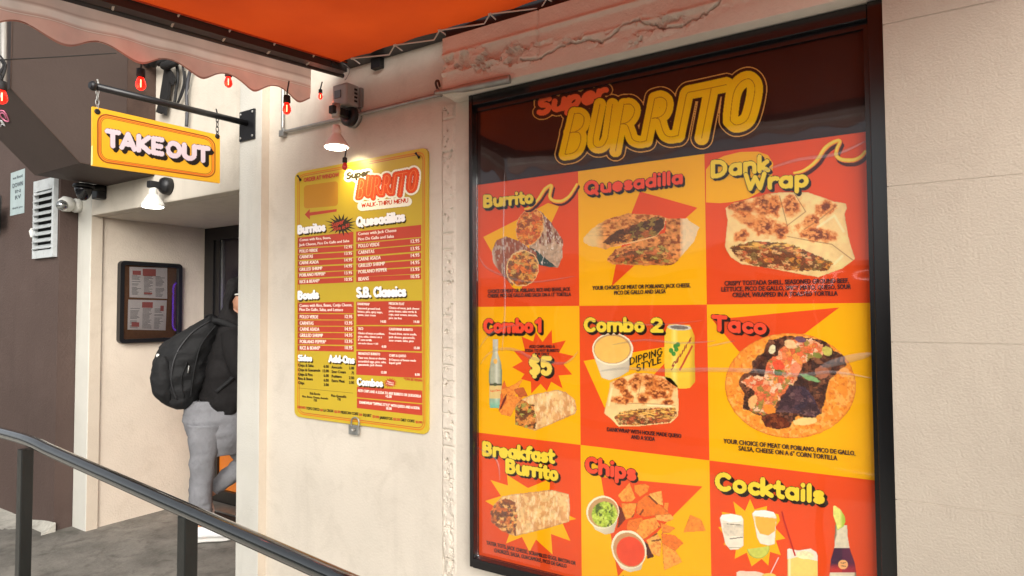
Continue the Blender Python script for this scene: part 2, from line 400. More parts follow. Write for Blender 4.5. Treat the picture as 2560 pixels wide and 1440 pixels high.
def rrect_px(c, rad, inset=0.0, n=5):
    """rounded rectangle whose corners are the pixel points TL,TR,BR,BL; rad, inset as share of width/height"""
    TL, TR, BR, BL = [np.array(q, float) for q in c]
    W = np.linalg.norm(TR-TL); H = np.linalg.norm(BL-TL)
    def pt(u, v): return tuple((TL*(1-u)+TR*u)*(1-v)+(BL*(1-u)+BR*u)*v)
    iu = inset/W; iv = inset/H; ru = rad/W; rv_ = rad/H; out = []
    for cx, cy, a0 in ((1-iu-ru, iv+rv_, -90), (1-iu-ru, 1-iv-rv_, 0), (iu+ru, 1-iv-rv_, 90), (iu+ru, iv+rv_, 180)):
        for k in range(n+1):
            a = R(a0+90*k/n); out.append(pt(cx+ru*math.cos(a), cy+rv_*math.sin(a)))
    return out
def slab_px(name, pts, ax, v0, v1, m, parent=None, bevel=0, label=None):
    """board with a traced outline and real thickness v0..v1 along ax"""
    bm = bmesh.new(); Q = [P(x, y, ax, v0) for x, y in pts]; i = 'xyz'.index(ax)
    a = [bm.verts.new(q) for q in Q]; b = []
    for q in Q:
        w = q.copy(); w[i] = v1; b.append(bm.verts.new(w))
    bm.faces.new(a); bm.faces.new(b[::-1]); n = len(a)
    for k in range(n): bm.faces.new((a[k], a[(k+1) % n], b[(k+1) % n], b[k]))
    return bobj(name, bm, m, parent, bevel=bevel, label=label)
def height_sheet(name, x0, x1, z0, z1, nx, nz, yfun, m, parent=None, label=None, smooth=True):
    X, Z = np.meshgrid(np.linspace(x0, x1, nx), np.linspace(z0, z1, nz)); Y = yfun(X, Z)
    co = np.stack([X, Y, Z], -1).reshape(-1, 3); idx = np.arange(nx*nz).reshape(nz, nx)
    F = np.stack([idx[:-1, :-1], idx[:-1, 1:], idx[1:, 1:], idx[1:, :-1]], -1).reshape(-1, 4)
    me = bpy.data.meshes.new(name); me.from_pydata(co.tolist(), [], F.tolist()); me.update()
    if smooth: me.polygons.foreach_set('use_smooth', [True]*len(me.polygons))
    return link(name, me, m, parent, label=label)
# ------------------------------------------------------------------ materials
cream = mat('cream_stucco', (205, 196, 181), 0.85, grime=0.16, bump=0.16, bscale=90, var=0.055, vscale=2.2, stain=(166, 156, 140), stainamt=0.35, spec=0.25)
creamw = mat('pale_stucco', (198, 195, 185), 0.85, grime=0.22, bump=0.2, bscale=110, var=0.05, vscale=4, stain=(200, 196, 182), stainamt=0.4, spec=0.25)
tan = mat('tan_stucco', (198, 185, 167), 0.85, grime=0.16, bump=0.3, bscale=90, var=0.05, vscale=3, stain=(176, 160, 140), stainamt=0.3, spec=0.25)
recm = mat('recess_stucco', (208, 195, 178), 0.85, grime=0.2, bump=0.3, bscale=90, var=0.05, vscale=3, stain=(176, 160, 140), stainamt=0.3, spec=0.25)
blockm = mat('painted_block', (168, 157, 142), 0.75, grime=0.10, bump=0.25, bscale=170, var=0.045, vscale=1.7, stain=(146, 134, 120), stainamt=0.3, spec=0.3)
brown = mat('brown_stucco', (79, 64, 58), 0.7, grime=0.25, bump=0.35, bscale=70, var=0.1, vscale=1.6, stain=(92, 78, 72), stainamt=0.35, spec=0.3)
brown2 = mat('brown_bulkhead_paint', (72, 60, 55), 0.6, bump=0.12, bscale=60, var=0.08, vscale=2.5, spec=0.3)
brown3 = mat('weathered_brown', (72, 56, 48), 0.75, bump=0.5, bscale=30, var=0.22, vscale=7, spec=0.3)
conc = mat('dirty_concrete', (128, 124, 116), 0.85, grime=0.5, bump=0.5, bscale=45, var=0.38, vscale=3.2, stain=(74, 70, 64), stainamt=0.8, spec=0.25, detail=10)
concl = mat('light_concrete', (198, 194, 182), 0.9, bump=0.5, bscale=60, var=0.1, vscale=5, stain=(150, 146, 136), stainamt=0.5, spec=0.2)
asph = mat('asphalt', (105, 104, 102), 0.9, bump=0.4, bscale=80, var=0.15, vscale=2)
black = mat('black_paint', (22, 21, 22), 0.35, bump=0.05, bscale=30, var=0.15, vscale=6)
blackm = mat('black_plastic', (18, 18, 20), 0.45)
rubber = mat('black_rubber', (26, 25, 25), 0.7, bump=0.1, bscale=60)
steel = mat('galvanised_steel', (160, 160, 156), 0.42, metal=0.7, bump=0.15, bscale=50, var=0.2, vscale=14)
railm = mat('dark_green_gloss_paint', (13, 17, 16), 0.2, bump=0.12, bscale=34, var=0.35, vscale=18, spec=1.0, coat=1.0, grime=0.3)
railm.node_tree.nodes['Principled BSDF'].inputs['Coat IOR'].default_value = 1.8
postm = mat('dark_post_paint', (15, 17, 16), 0.3, bump=0.15, bscale=30, var=0.3, vscale=14, spec=0.6)
plwhite = mat('white_plastic', (226, 224, 216), 0.4, var=0.05, vscale=8)
plgrey = mat('grey_plastic_box', (150, 146, 140), 0.3, var=0.12, vscale=12)
louv = mat('painted_metal_louver', (186, 190, 190), 0.5, bump=0.1, bscale=40, var=0.12, vscale=9, stain=(120, 118, 114), stainamt=0.5)
darkhole = mat('dark_void', (14, 12, 12), 0.9)

# ------------------------------------------------------------------ ground
def kind(o, k): o['kind'] = k; return o
kind(box('road', (-150, -150, -0.60), (150, -4.6, -0.42), asph), 'structure')
kind(box('sidewalk', (-40, -4.6, -0.5), (40, -1.12, -0.28), concl), 'structure')
def floor_y(X, Y): return 0.004*(fbm(X*1.3, Y*1.3, 4, 3)-0.5)
nx, ny = 150, 60
Xg, Yg = np.meshgrid(np.linspace(-12, 4, nx), np.concatenate([np.linspace(-1.12, 0.85, ny)]))
Zg = np.where(Xg > -2.9, -0.083*(Xg+2.9), 0.0)+floor_y(Xg, Yg)
Zg = np.maximum(Zg, -0.275)
me = bpy.data.meshes.new('landing_floor'); ii = np.arange(nx*ny).reshape(ny, nx)
me.from_pydata(np.stack([Xg, Yg, Zg], -1).reshape(-1, 3).tolist(), [], np.stack([ii[:-1, :-1], ii[:-1, 1:], ii[1:, 1:], ii[1:, :-1]], -1).reshape(-1, 4).tolist())
me.update(); me.polygons.foreach_set('use_smooth', [True]*len(me.polygons))
lf = link('landing_floor', me, conc); kind(lf, 'structure')
kind(box('landing_edge', (-12, -1.15, -0.3), (-2.9, -1.12, 0.003), conc), 'structure')
# pale concrete patch that rises against the brown wall
bm = bmesh.new(); pr_ = [(-2.9, -0.5), (4.0, -0.5), (4.0, -0.274), (0.4, -0.274), (-2.9, 0.003)]
a = [bm.verts.new((x, -1.15, z)) for x, z in pr_]; b = [bm.verts.new((x, -1.118, z)) for x, z in pr_]; bm.faces.new(a); bm.faces.new(b[::-1])
for i in range(5): bm.faces.new((a[i], a[(i+1) % 5], b[(i+1) % 5], b[i]))
kind(bobj('ramp_edge', bm, conc), 'structure')
nU, nV = 60, 14; V_ = []; F_ = []
for a in range(nU+1):
    px_ = -45+(186+45)*a/nU; fy = float(np.interp(px_, [-45, 0, 80, 150, 186], [1334, 1328, 1321, 1314, 1309]))
    fr_ = P(px_, fy, 'z', 0.004); fr_.y = min(fr_.y, -0.17); wx = float(np.interp(a/nU, [0, 1], [-6.35, -4.935])); t_ = min(1, max(0, (wx+5.42)/0.45)); zw = 0.010+0.045*t_*t_*(3-2*t_)
    if a == nU: fr_ = Vector((-4.93, -0.2, 0.0))
    for b in range(nV+1):
        v = b/nV; p_ = Vector((wx, -0.108, zw))*(1-v)+fr_*v; p_.z = zw*(1-v)**1.6+0.004*(1-v)+0.0015*(random.random()-.5)*(0 < b < nV)-0.004*(b == nV); V_.append(p_)
for a in range(nU):
    for b in range(nV): k = a*(nV+1)+b; F_.append((k, k+nV+1, k+nV+2, k+1))
V_ += [V_[nU*(nV+1)+b]*1 for b in range(nV+1)]; n0 = len(V_)-nV-1
for b in range(nV+1): V_.append(Vector((V_[n0+b].x, V_[n0+b].y, -0.02)))
for b in range(nV): F_.append((n0+b, n0+b+nV+1, n0+b+nV+2, n0+b+1))
me = bpy.data.meshes.new('concrete_patch'); me.from_pydata([tuple(v) for v in V_], [], F_); me.update(); me.polygons.foreach_set('use_smooth', [True]*len(me.polygons))
kind(link('concrete_patch', me, mat('patch_concrete', (178, 174, 163), 0.9, bump=0.5, bscale=40, var=0.2, vscale=9, stain=(110, 104, 96), stainamt=0.6, spec=0.2)), 'structure')

# ------------------------------------------------------------------ brown neighbour building
bb = thing('brown_building', 'brown stuccoed building with metal louver at the far left', 'building', (-7, 0, 0))
box('wall', (-12, -0.11, -0.3), (-4.962, 0.4, 6), brown, bb)
lv = slab_px('louver_frame', [(91, 480), (160, 448), (158, 638), (87, 646)], 'y', -0.135, -0.113, louv, bb)
# frame as four bars round a dark opening, slats set in it
bpy.data.objects.remove(lv)
x0, x1, z0, z1 = -5.31, -4.985, 1.85, 2.40
lv = thing('louver_vent', '', '', (0, 0, 0)); 
for k_ in ('label', 'category'): del lv[k_]
lv.parent = bb; lv.location = (7, 0, 0)
def pbox(name, a, b, m, par, **k): return box(name, a, b, m, par, **k)
box('opening', (x0, -0.1125, z0), (x1, -0.111, z1), darkhole, lv)
box('frame', (x0-.0, -0.14, z0), (x0+.022, -0.113, z1), louv, lv)
box('frame', (x1-.03, -0.14, z0), (x1, -0.113, z1), louv, lv)
box('frame', (x0+.022, -0.138, z0), (x1-.03, -0.113, z0+.055), louv, lv)
box('frame', (x0+.022, -0.138, 2.325), (x1-.03, -0.113, z1), louv, lv)
sl = None
for k in range(9):
    zc = z0+0.075+k*0.046/0.046*0.0475
    if sl is None:
        bm = bmesh.new(); xx = (x0+.022, x1-.03); th = .004
        p = [(-0.150, zc-0.014), (-0.116, zc+0.016), (-0.116, zc+0.022), (-0.153, zc-0.009)]
        va = [bm.verts.new((xx[0], y, z)) for y, z in p]; vb = [bm.verts.new((xx[1], y, z)) for y, z in p]
        bm.faces.new(va[::-1]); bm.faces.new(vb)
        for i in range(4): bm.faces.new((va[i], va[(i+1) % 4], vb[(i+1) % 4], vb[i]))
        sl = bobj('slat', bm, louv, lv); zb = zc
    else:
        o = sl.copy(); COL.objects.link(o); o.location = (0, 0, zc-zb)
sc = slab_px('plaster_scar', [(72, 578), (77, 570), (80, 577), (86, 582), (82, 592), (76, 593), (74, 586)], 'y', -0.122, -0.1115, plwhite, bb)

# bulkhead over the entrance
bk = thing('brown_bulkhead', 'brown boxed bulkhead with chamfered underside jutting over the recessed entrance', 'bulkhead', (-4.26, 0, 2.31))
bm = bmesh.new(); prof = [(-0.001, 2.308), (-0.413, 2.308), (-0.745, 2.637), (-0.745, 3.9), (-0.001, 3.9)]
a = [bm.verts.new((-4.555, y, z)) for y, z in prof]; b = [bm.verts.new((-3.973, y, z)) for y, z in prof]
bm.faces.new(a[::-1]); bm.faces.new(b)
for i in range(5): bm.faces.new((a[i], a[(i+1) % 5], b[(i+1) % 5], b[i]))
bobj('body', bm, brown2, bk)
box('weathered_strip', (-3.973, -0.168, 2.312), (-3.966, -0.002, 3.2), brown3, bk)
tube('edge_trim', [(-3.972, -0.002, 2.308), (-3.972, -0.413, 2.308), (-3.972, -0.745, 2.637), (-3.972, -0.745, 3.9)], 0.003, brown3, bk, seg=6)
pink = mat('pink_paint', (214, 120, 150), 0.5); whp = mat('white_chalk', (205, 205, 205), 0.7)
def chamf(px, py):
    # point on the sloping underside
    dd = fv*FPX+rv*(px-1280.0)+uv*(720.0-py); n = np.array([0, -0.329, -0.332]); p0 = np.array([-4, -0.413, 2.308])
    n = n/np.linalg.norm(n); t = np.dot(p0-np.array(CAMP), n)/np.dot(dd, n); return Vector(np.array(CAMP)+dd*t+n*0.003)
tube('painted_loop', smooth_path([chamf(*p) for p in [(0, 276), (10, 277), (18, 287), (23, 302), (14, 301), (4, 291), (3, 283), (11, 283), (17, 295)]]), 0.004, pink, bk, seg=5)
tube('chalk_squiggle', smooth_path([chamf(*p) for p in [(-2, 296), (8, 308), (5, 300), (14, 314), (6, 309), (3, 316)]]), 0.003, whp, bk, seg=5)

# ------------------------------------------------------------------ the cream storefront
sf = thing('storefront_building', 'cream stuccoed storefront with recessed doorway and raised pilaster', 'building', (-2, 0.4, 0))
box('wall', (-2.857, 0, -0.6), (-1.703, 0.3, 5), cream, sf)
box('wall', (-1.629, 0, -0.6), (2.6, 0.3, 5), cream, sf)
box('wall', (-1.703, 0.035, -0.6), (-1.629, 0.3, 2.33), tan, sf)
box('wall', (-1.703, 0.0, 2.33), (-1.629, 0.3, 5), cream, sf)
box('pilaster', (-3.045, -0.046, -0.2), (-2.859, 0.85, 5), creamw, sf, bevel=0.006)
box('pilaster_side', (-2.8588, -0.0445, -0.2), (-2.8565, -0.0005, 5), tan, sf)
box('header', (-4.767, 0.0, 2.128), (-3.047, 0.0765, 5), cream, sf, bevel=0.008)
box('ceiling', (-4.96, 0.0775, 2.1275), (-3.047, 1.0, 5), cream, sf)
box('jamb', (-4.958, -0.0, -0.05), (-4.769, 0.075, 2.7), creamw, sf, bevel=0.006)
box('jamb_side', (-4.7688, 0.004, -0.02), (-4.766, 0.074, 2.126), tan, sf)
box('recess_wall', (-4.958, 0.077, -0.1), (-4.785, 1.0, 2.127), recm, sf)
box('wall_above_jamb', (-4.958, 0.001, 2.7), (-4.769, 0.4, 5), cream, sf)
box('recess_back_wall', (-4.785, 0.90, -0.1), (-2.9, 1.0, 2.127), recm, sf)
# lintel with run mouldings and broken plaster
def lint(X, Z):
    y = np.full(X.shape, -0.105)
    for zc, w, h in ((2.490, 0.010, 0.010), (2.418, 0.008, 0.006)):
        msk = 1.0 if zc > 2.45 else (fbm(X*5, Z*2, 8) > 0.46)*1.0
        y -= h*np.exp(-((Z-zc)/w)**2)*msk
    rough = np.clip((fbm(X*4.5, Z*9, 3)-0.42)*5, 0, 1)*np.exp(-((Z-2.415+0.03*np.sin(X*5))/0.045)**4)
    n = fbm(X*26, Z*30, 11, 5)
    y += rough*(np.where(n > 0.5, 0.016, -0.010)*np.clip(np.abs(n-0.5)*22, 0, 1))+rough*0.006*(fbm(X*70, Z*90, 19, 3)-0.5)
    y += 0.006*np.exp(-((X+1.166)/0.004)**2)*(Z > 2.40)
    cr = np.abs(Z-(2.405+0.05*(fbm(X*9, X*0+3, 31, 5)-0.5)*2)); y += 0.02*np.exp(-(cr/0.003)**2)*(fbm(X*3, X*0, 44) > 0.40)
    y += 0.0015*(fbm(X*60, Z*60, 2)-0.5)
    edge = (X < -1.612) | (Z < 2.335)
    return np.where((X < X.min()+1e-6) | (Z < Z.min()+1e-6) | (Z > Z.max()-1e-6), -0.002, y)
pinkm = mat('lintel_paint', (214, 203, 188), 0.8, bump=0.3, bscale=120, var=0.06, vscale=3, stain=(190, 168, 148), stainamt=0.25, spec=0.25)
height_sheet('lintel', -1.617, -0.078, 2.331, 2.567, 620, 110, lint, pinkm, sf)
# crumbling joint strip beside the poster
def strip(X, Z):
    u = (X+1.703)/0.074
    y = -0.004+0*X
    y += 0.016*np.exp(-((u-0.02-0.05*(fbm(Z*14, Z*0, 9)-0.5))/0.05)**2)
    st = np.floor(Z/0.068+0.35*vnoise(Z*3, Z*0, 5)); amp = hsh(st, st*0, 3)
    fr = (Z/0.068+0.35*vnoise(Z*3, Z*0, 5))%1
    y += 0.012*(amp > 0.35)*np.exp(-((fr-0.5)/(0.03+0.04*amp))**2)*np.clip(1-np.abs(u-0.45+0.3*(amp-0.5))*1.9, 0, 1)**0.5*(u > 0.05)
    holes = fbm(X*60, Z*45, 14, 3); y += 0.02*np.clip((holes-0.66)*9, 0, 1)*(u > 0.1)*(u < 0.85)
    low = np.clip((0.85-Z)/0.5, 0, 1); y += low*0.02*np.clip((fbm(X*40, Z*28, 15, 4)-0.48)*6, 0, 1)*(np.abs(u-0.45) < 0.4)
    y += 0.002*(fbm(X*80, Z*80, 5)-0.5)
    y = y-0.003; k = np.clip((1-u)*6, 0, 1); y = y*k
    return np.where(u < 0.01, 0.004, y)
stripm = mat('crumbling_mortar', (207, 197, 182), 0.9, bump=0.3, bscale=120, var=0.06, vscale=14, stain=(160, 148, 130), stainamt=0.4, spec=0.2)
# the wall is cut round the strip by standing the strip a few mm proud
def strip2(X, Z): return strip(X, Z)*0.8+0.0015*(X < -1.70)
height_sheet('crumbling_joint', -1.703, -1.629, -0.25, 2.33, 46, 1150, strip2, stripm, sf)
# right-hand wall of large painted blocks
zz = [-0.6, 0.54, 0.956, 1.373, 1.792, 2.236, 2.68, 3.12, 3.56, 4.0]
box('block_backing', (-0.074, -0.1033, -0.6), (2.6, -0.001, 4.0), tan, sf)
for i in range(len(zz)-1):
    for j in range(2):
        xa = (-0.078, 1.25)[j]; xb = (1.247, 2.6)[j]
        box('wall_block', (xa, -0.105-0.0006*(i % 2), zz[i]+0.0007), (xb, -0.1035, zz[i+1]-0.0007), blockm, sf, bevel=0.0004)
# entrance door
door = box('door_frame', (-4.783, 0.83, 0.0), (-4.665, 0.899, 2.126), black, sf)
fr_ = door
def sub(name, a, b, m, **k): return box(name, a, b, m, door, **k)
sub('frame_head', (-4.665, 0.83, 2.03), (-3.2, 0.897, 2.126), black)
sub('frame_stile', (-4.662, 0.842, 0.10), (-4.60, 0.89, 2.028), black)
sub('bottom_rail', (-4.662, 0.836, 0.005), (-3.2, 0.888, 0.11), black)
org = mat('orange_panel', (236, 132, 44), 0.45, var=0.05, vscale=3)
sub('orange_panel', (-4.599, 0.86, 0.112), (-3.2, 0.88, 0.97), org)
sub('mid_rail', (-4.599, 0.85, 0.972), (-3.2, 0.886, 1.02), black)
dg_ = mat('dark_interior', (30, 24, 32), 0.25, spec=0.6)
sub('dark_glass', (-4.599, 0.868, 1.022), (-3.2, 0.878, 2.028), dg_)
sub('glazing_bead', (-4.599, 0.855, 1.022), (-4.591, 0.867, 2.028), steel)
neon = mat('purple_neon', (120, 60, 255), 0.4, emit=1.2)
tag(box('threshold', (-4.66, 0.70, 0.002), (-3.1, 0.828, 0.022), steel), 'metal threshold plate below the entrance door', 'threshold')
tag(box('dark_floor_strip', (-4.42, 0.55, 0.006), (-3.2, 0.69, 0.016), rubber), 'thin black strip lying before the entrance door', 'door mat')  # thin near-black strip on the floor in front of the threshold
# neon tube outline hung at the door glass, mirrored by the notice case
ns = thing('neon_sign', 'purple neon tube outline glowing at the door glass behind the person', 'neon sign', (-4.38, 0.86, 1.5))
rr = []
for cx_, cz_, a0 in ((-4.28, 1.66, 0), (-4.46, 1.66, 90), (-4.46, 1.37, 180), (-4.28, 1.37, 270)):
    rr += [(cx_+0.05*math.cos(R(a0+k*15)), 0.858, cz_+0.05*math.sin(R(a0+k*15))) for k in range(7)]
tube('tube', rr+[rr[0]], 0.006, neon, ns, seg=8)

# ------------------------------------------------------------------ awning
org2 = bpy.data.materials.new('orange_canvas'); org2.use_nodes = True; nt = org2.node_tree; pb = nt.nodes['Principled BSDF']
pb.inputs['Base Color'].default_value = (*lin((206, 76, 18)), 1); pb.inputs['Roughness'].default_value = 0.8
tr = nt.nodes.new('ShaderNodeBsdfTranslucent'); tr.inputs[0].default_value = (*lin((196, 70, 16)), 1)
mx = nt.nodes.new('ShaderNodeMixShader'); mx.inputs[0].default_value = 0.42
wv = nt.nodes.new('ShaderNodeTexNoise'); wv.inputs['Scale'].default_value = 240; tc = nt.nodes.new('ShaderNodeTexCoord'); nt.links.new(tc.outputs['Object'], wv.inputs['Vector'])
bp = nt.nodes.new('ShaderNodeBump'); bp.inputs['Strength'].default_value = 0.2; bp.inputs['Distance'].default_value = 0.002; nt.links.new(wv.outputs['Fac'], bp.inputs['Height']); nt.links.new(bp.outputs[0], pb.inputs['Normal'])
vn = nt.nodes.new('ShaderNodeTexNoise'); vn.inputs['Scale'].default_value = 2.2; vn.inputs['Detail'].default_value = 5; nt.links.new(tc.outputs['Object'], vn.inputs['Vector'])
vr = nt.nodes.new('ShaderNodeValToRGB'); vr.color_ramp.elements[0].position = .3; vr.color_ramp.elements[1].position = .7; vr.color_ramp.elements[0].color = (*lin((182, 60, 14)), 1); vr.color_ramp.elements[1].color = (*lin((206, 76, 20)), 1)
nt.links.new(vn.outputs['Fac'], vr.inputs['Fac']); nt.links.new(vr.outputs[0], pb.inputs['Base Color']); nt.links.new(vr.outputs[0], tr.inputs[0])
nt.links.new(pb.outputs[0], mx.inputs[1]); nt.links.new(tr.outputs[0], mx.inputs[2]); nt.links.new(mx.outputs[0], nt.nodes['Material Output'].inputs[0])
aw = thing('shop_awning', 'orange canvas awning with pale scalloped valance over the poster', 'awning', (-0.4, -1, 2.6))
AX0, AX1, AY1 = -2.212, 0.6, -1.45
def cz(y): return 2.600-0.093*(-y-0.10)
bm = bmesh.new(); nxx, nyy = 60, 24; gv = []
for j in range(nyy+1):
    row = []
    for i in range(nxx+1):
        x = AX0+(AX1-AX0)*i/nxx; y = -0.10+(AY1+0.10)*j/nyy
        if j == 0: y -= 0.012*abs(math.sin(i*math.pi/4))
        sag = -0.012*math.sin(math.pi*j/nyy)*math.sin(math.pi*i/nxx)-0.004*math.sin(i*0.9)*math.sin(math.pi*j/nyy)
        row.append(bm.verts.new((x, y, cz(y)+sag)))
    gv.append(row)
for j in range(nyy):
    for i in range(nxx): bm.faces.new((gv[j][i], gv[j][i+1], gv[j+1][i+1], gv[j+1][i]))
bobj('canopy_fabric', bm, org2, aw, smooth=True)
hemm = mat('orange_hem', (176, 58, 14), 0.8)
for xh in (-0.62,):
    tube('seam', [(xh, y_, cz(y_)-0.010*math.sin(math.pi*(-y_-.1)/1.35)-.002) for y_ in np.linspace(-0.11, AY1, 10)], 0.0035, hemm, aw, seg=6)
tube('edge_hem', [(AX0+0.004, y_, cz(y_)-.001) for y_ in np.linspace(-0.11, AY1, 8)], 0.005, hemm, aw, seg=6)
box('wall_beam', (-2.26, -0.098, 2.611), (0.66, -0.002, 2.69), black, aw)
box('wall_beam_face', (-1.60, -0.101, 2.5685), (0.66, -0.003, 2.6095), black, aw)
def slopebar(name, x0, x1, dz0, dz1, m, ya=-0.06, yb=AY1):
    bm = bmesh.new(); V = []
    for y in (ya, yb):
        for x, dz in ((x0, dz0), (x1, dz0), (x1, dz1), (x0, dz1)): V.append(bm.verts.new((x, y, cz(y)+dz)))
    bm.faces.new(V[:4]); bm.faces.new(V[4:][::-1])
    for i in range(4): bm.faces.new((V[i], V[(i+1) % 4], V[4+(i+1) % 4], V[4+i]))
    return bobj(name, bm, m, aw)
dkgrey = mat('dark_metal_bar', (52, 46, 44), 0.5, metal=0.2, var=0.2, vscale=8)
slopebar('side_beam', -2.262, -2.214, -0.035, 0.02, dkgrey)
tube('side_pipe', [(-2.285, -0.02, cz(-0.02)-0.03), (-2.285, AY1, cz(AY1)-0.03)], 0.011, dkgrey, aw)
slopebar('edge_flap', -2.305, -2.208, 0.006, 0.012, org2)
slopebar('far_side_beam', 0.6, 0.65, -0.035, 0.02, dkgrey)
tube('front_pipe', [(-2.285, AY1, cz(AY1)-0.01), (0.66, AY1, cz(AY1)-0.01)], 0.02, dkgrey, aw)
valm = bpy.data.materials.new('faded_valance_canvas'); valm.use_nodes = True; nt = valm.node_tree; pb = nt.nodes['Principled BSDF']; pb.inputs['Roughness'].default_value = 0.85
a_ = nt.nodes.new('ShaderNodeVertexColor'); a_.layer_name = 'Col'; nz = nt.nodes.new('ShaderNodeTexNoise'); nz.inputs['Scale'].default_value = 9; nz.inputs['Detail'].default_value = 6
tc = nt.nodes.new('ShaderNodeTexCoord'); nt.links.new(tc.outputs['Object'], nz.inputs['Vector'])
mrr = nt.nodes.new('ShaderNodeMapRange'); mrr.inputs[1].default_value = 0.3; mrr.inputs[2].default_value = 0.7; mrr.inputs[3].default_value = 0.86; mrr.inputs[4].default_value = 1.06
nt.links.new(nz.outputs['Fac'], mrr.inputs[0]); mm_ = nt.nodes.new('ShaderNodeVectorMath'); mm_.operation = 'SCALE'
nt.links.new(a_.outputs[0], mm_.inputs[0]); nt.links.new(mrr.outputs[0], mm_.inputs['Scale']); nt.links.new(mm_.outputs[0], pb.inputs['Base Color'])
tr = nt.nodes.new('ShaderNodeBsdfTranslucent'); nt.links.new(mm_.outputs[0], tr.inputs[0]); mx = nt.nodes.new('ShaderNodeMixShader'); mx.inputs[0].default_value = 0.62
nt.links.new(pb.outputs[0], mx.inputs[1]); nt.links.new(tr.outputs[0], mx.inputs[2]); nt.links.new(mx.outputs[0], nt.nodes['Material Output'].inputs[0])
def valance(name, pfun, n, length, per, ph, top, bot, amp):
    """hanging strip: pfun(s, z, w) places it, scalloped lower edge"""
    Q_ = [1, .87, .76, .69, .663, .655, .60, .5, .44, .425, .41, .40]; nb = 14; rows = len(Q_)+nb-1; V = []; Cc = []; F = []
    for i in range(n+1):
        s = length*i/n; zt = top(s); full = bot(s); zb = full+amp*(0.5-0.5*math.cos(2*math.pi*(s-ph)/per)); qb = (zb-full)/(zt-full)
        qs = Q_+[Q_[-1]+(qb-Q_[-1])*(k/nb) for k in range(1, nb-1)]+[qb+.03, qb]
        for j, q in enumerate(qs):
            z = full+(zt-full)*q
            w = 0.010*math.sin(2*math.pi*(s-ph)/per+0.6)*(1-q)+0.006*math.sin(s*31+j*0.12)*(1-q)
            V.append(pfun(s, z, w))
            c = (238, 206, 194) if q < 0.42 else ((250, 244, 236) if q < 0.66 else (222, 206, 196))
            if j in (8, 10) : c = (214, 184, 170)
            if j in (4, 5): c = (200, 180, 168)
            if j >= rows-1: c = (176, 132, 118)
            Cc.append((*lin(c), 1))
    for i in range(n):
        for j in range(rows):
            a = i*(rows+1)+j; F.append((a, a+rows+1, a+rows+2, a+1))
    me = bpy.data.meshes.new(name); me.from_pydata(V, [], F); me.update()
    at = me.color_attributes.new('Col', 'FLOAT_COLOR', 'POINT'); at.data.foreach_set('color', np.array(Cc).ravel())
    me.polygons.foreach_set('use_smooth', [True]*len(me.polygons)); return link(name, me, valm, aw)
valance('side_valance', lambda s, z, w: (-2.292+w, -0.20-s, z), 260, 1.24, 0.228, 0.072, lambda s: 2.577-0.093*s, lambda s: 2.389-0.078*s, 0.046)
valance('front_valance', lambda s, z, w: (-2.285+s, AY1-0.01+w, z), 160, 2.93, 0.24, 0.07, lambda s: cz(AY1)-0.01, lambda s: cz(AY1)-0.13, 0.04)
rope = mat('white_rope', (200, 192, 180), 0.8)
bm = bmesh.new()
fp = [(881, 146), (987, 113), (1099, 76), (1225, 35), (1367, -4), (1540, -50)]; wp = [(900, 160), (1006, 127), (1120, 91), (1244, 53), (1392, 10)]
lw = [(860, 152)]
for k in range(5):
    a = P(*fp[k], 'z', 2.594); b = P(*wp[k], 'z', 2.575); a2 = P(*fp[k+1], 'z', 2.594)
    far = P(fp[k+1][0]-14, fp[k+1][1]+24, 'z', 2.573)
    add_tube(bm, [a, b], 0.0028, 6); add_tube(bm, [a, far], 0.0028, 6); add_tube(bm, [far, a2], 0.0028, 6)
    add_tube(bm, [a+Vector((-.006, 0, 0)), a+Vector((.006, 0, 0))], 0.005, 6)
bobj('rope_lacing', bm, rope, aw)
for k in range(7):
    bm = bmesh.new(); y = -0.25-k*0.2; add_tube(bm, [(-2.205, y, cz(y)+.004), (-2.235, y-.012, cz(y)-.038), (-2.262, y, cz(y)-.034)], 0.004, 6); bobj('rope_tie', bm, rope, aw)
tube('corner_wire', smooth_path([P(852, 155, 'y', -0.07), P(874, 172, 'y', -0.09), P(868, 192, 'y', -0.06), P(862, 200, 'y', -0.05)]), 0.002, steel, aw, seg=6)
lathe('corner_knuckle', [(0, 0.012), (0.01, 0.02), (0.05, 0.02), (0.06, 0.012)], P(842, 168, 'y', -0.1), (0.3, -1, 0), blackm, aw)
tag(box('beam_clip', P(927, 140, 'y', -0.03)+Vector((0, 0, -0.06)), P(945, 150, 'y', -0.03)+Vector((0.01, 0.028, 0.05)), blackm), 'small black clip hanging from the awning beam above the menu', 'clip')
# ------------------------------------------------------------------ conduit
ct = thing('wall_conduit', 'thin galvanised conduit running along the wall from the awning to the poster top', 'conduit', (-2.0, 0, 2.38))
tube('pipe', smooth_path([(-2.728, -0.016, 2.62), (-2.728, -0.016, 2.42), (-2.724, -0.016, 2.392), (-2.71, -0.016, 2.381), (-2.68, -0.016, 2.378)], 5)+[Vector((-2.2, -0.016, 2.376)), Vector((-1.64, -0.018, 2.378))], 0.0085, steel, ct)
tube('pipe_end', [(-1.64, -0.118, 2.345), (-1.625, -0.119, 2.343), (-1.55, -0.118, 2.338), (-1.50, -0.117, 2.336), (-1.30, -0.116, 2.330), (-1.285, -0.112, 2.330)], [0.009, 0.009, 0.010, 0.016, 0.0165, 0.016], steel, ct)
tube('pipe_bend', smooth_path([(-1.70, -0.018, 2.378), (-1.66, -0.03, 2.375), (-1.645, -0.09, 2.352), (-1.632, -0.118, 2.344)]), 0.0085, steel, ct)
box('strap', (-2.745, -0.028, 2.355), (-2.71, -0.001, 2.388), steel, ct, bevel=0.003)
box('strap', (-1.712, -0.03, 2.372), (-1.70, -0.001, 2.40), steel, ct, bevel=0.002)
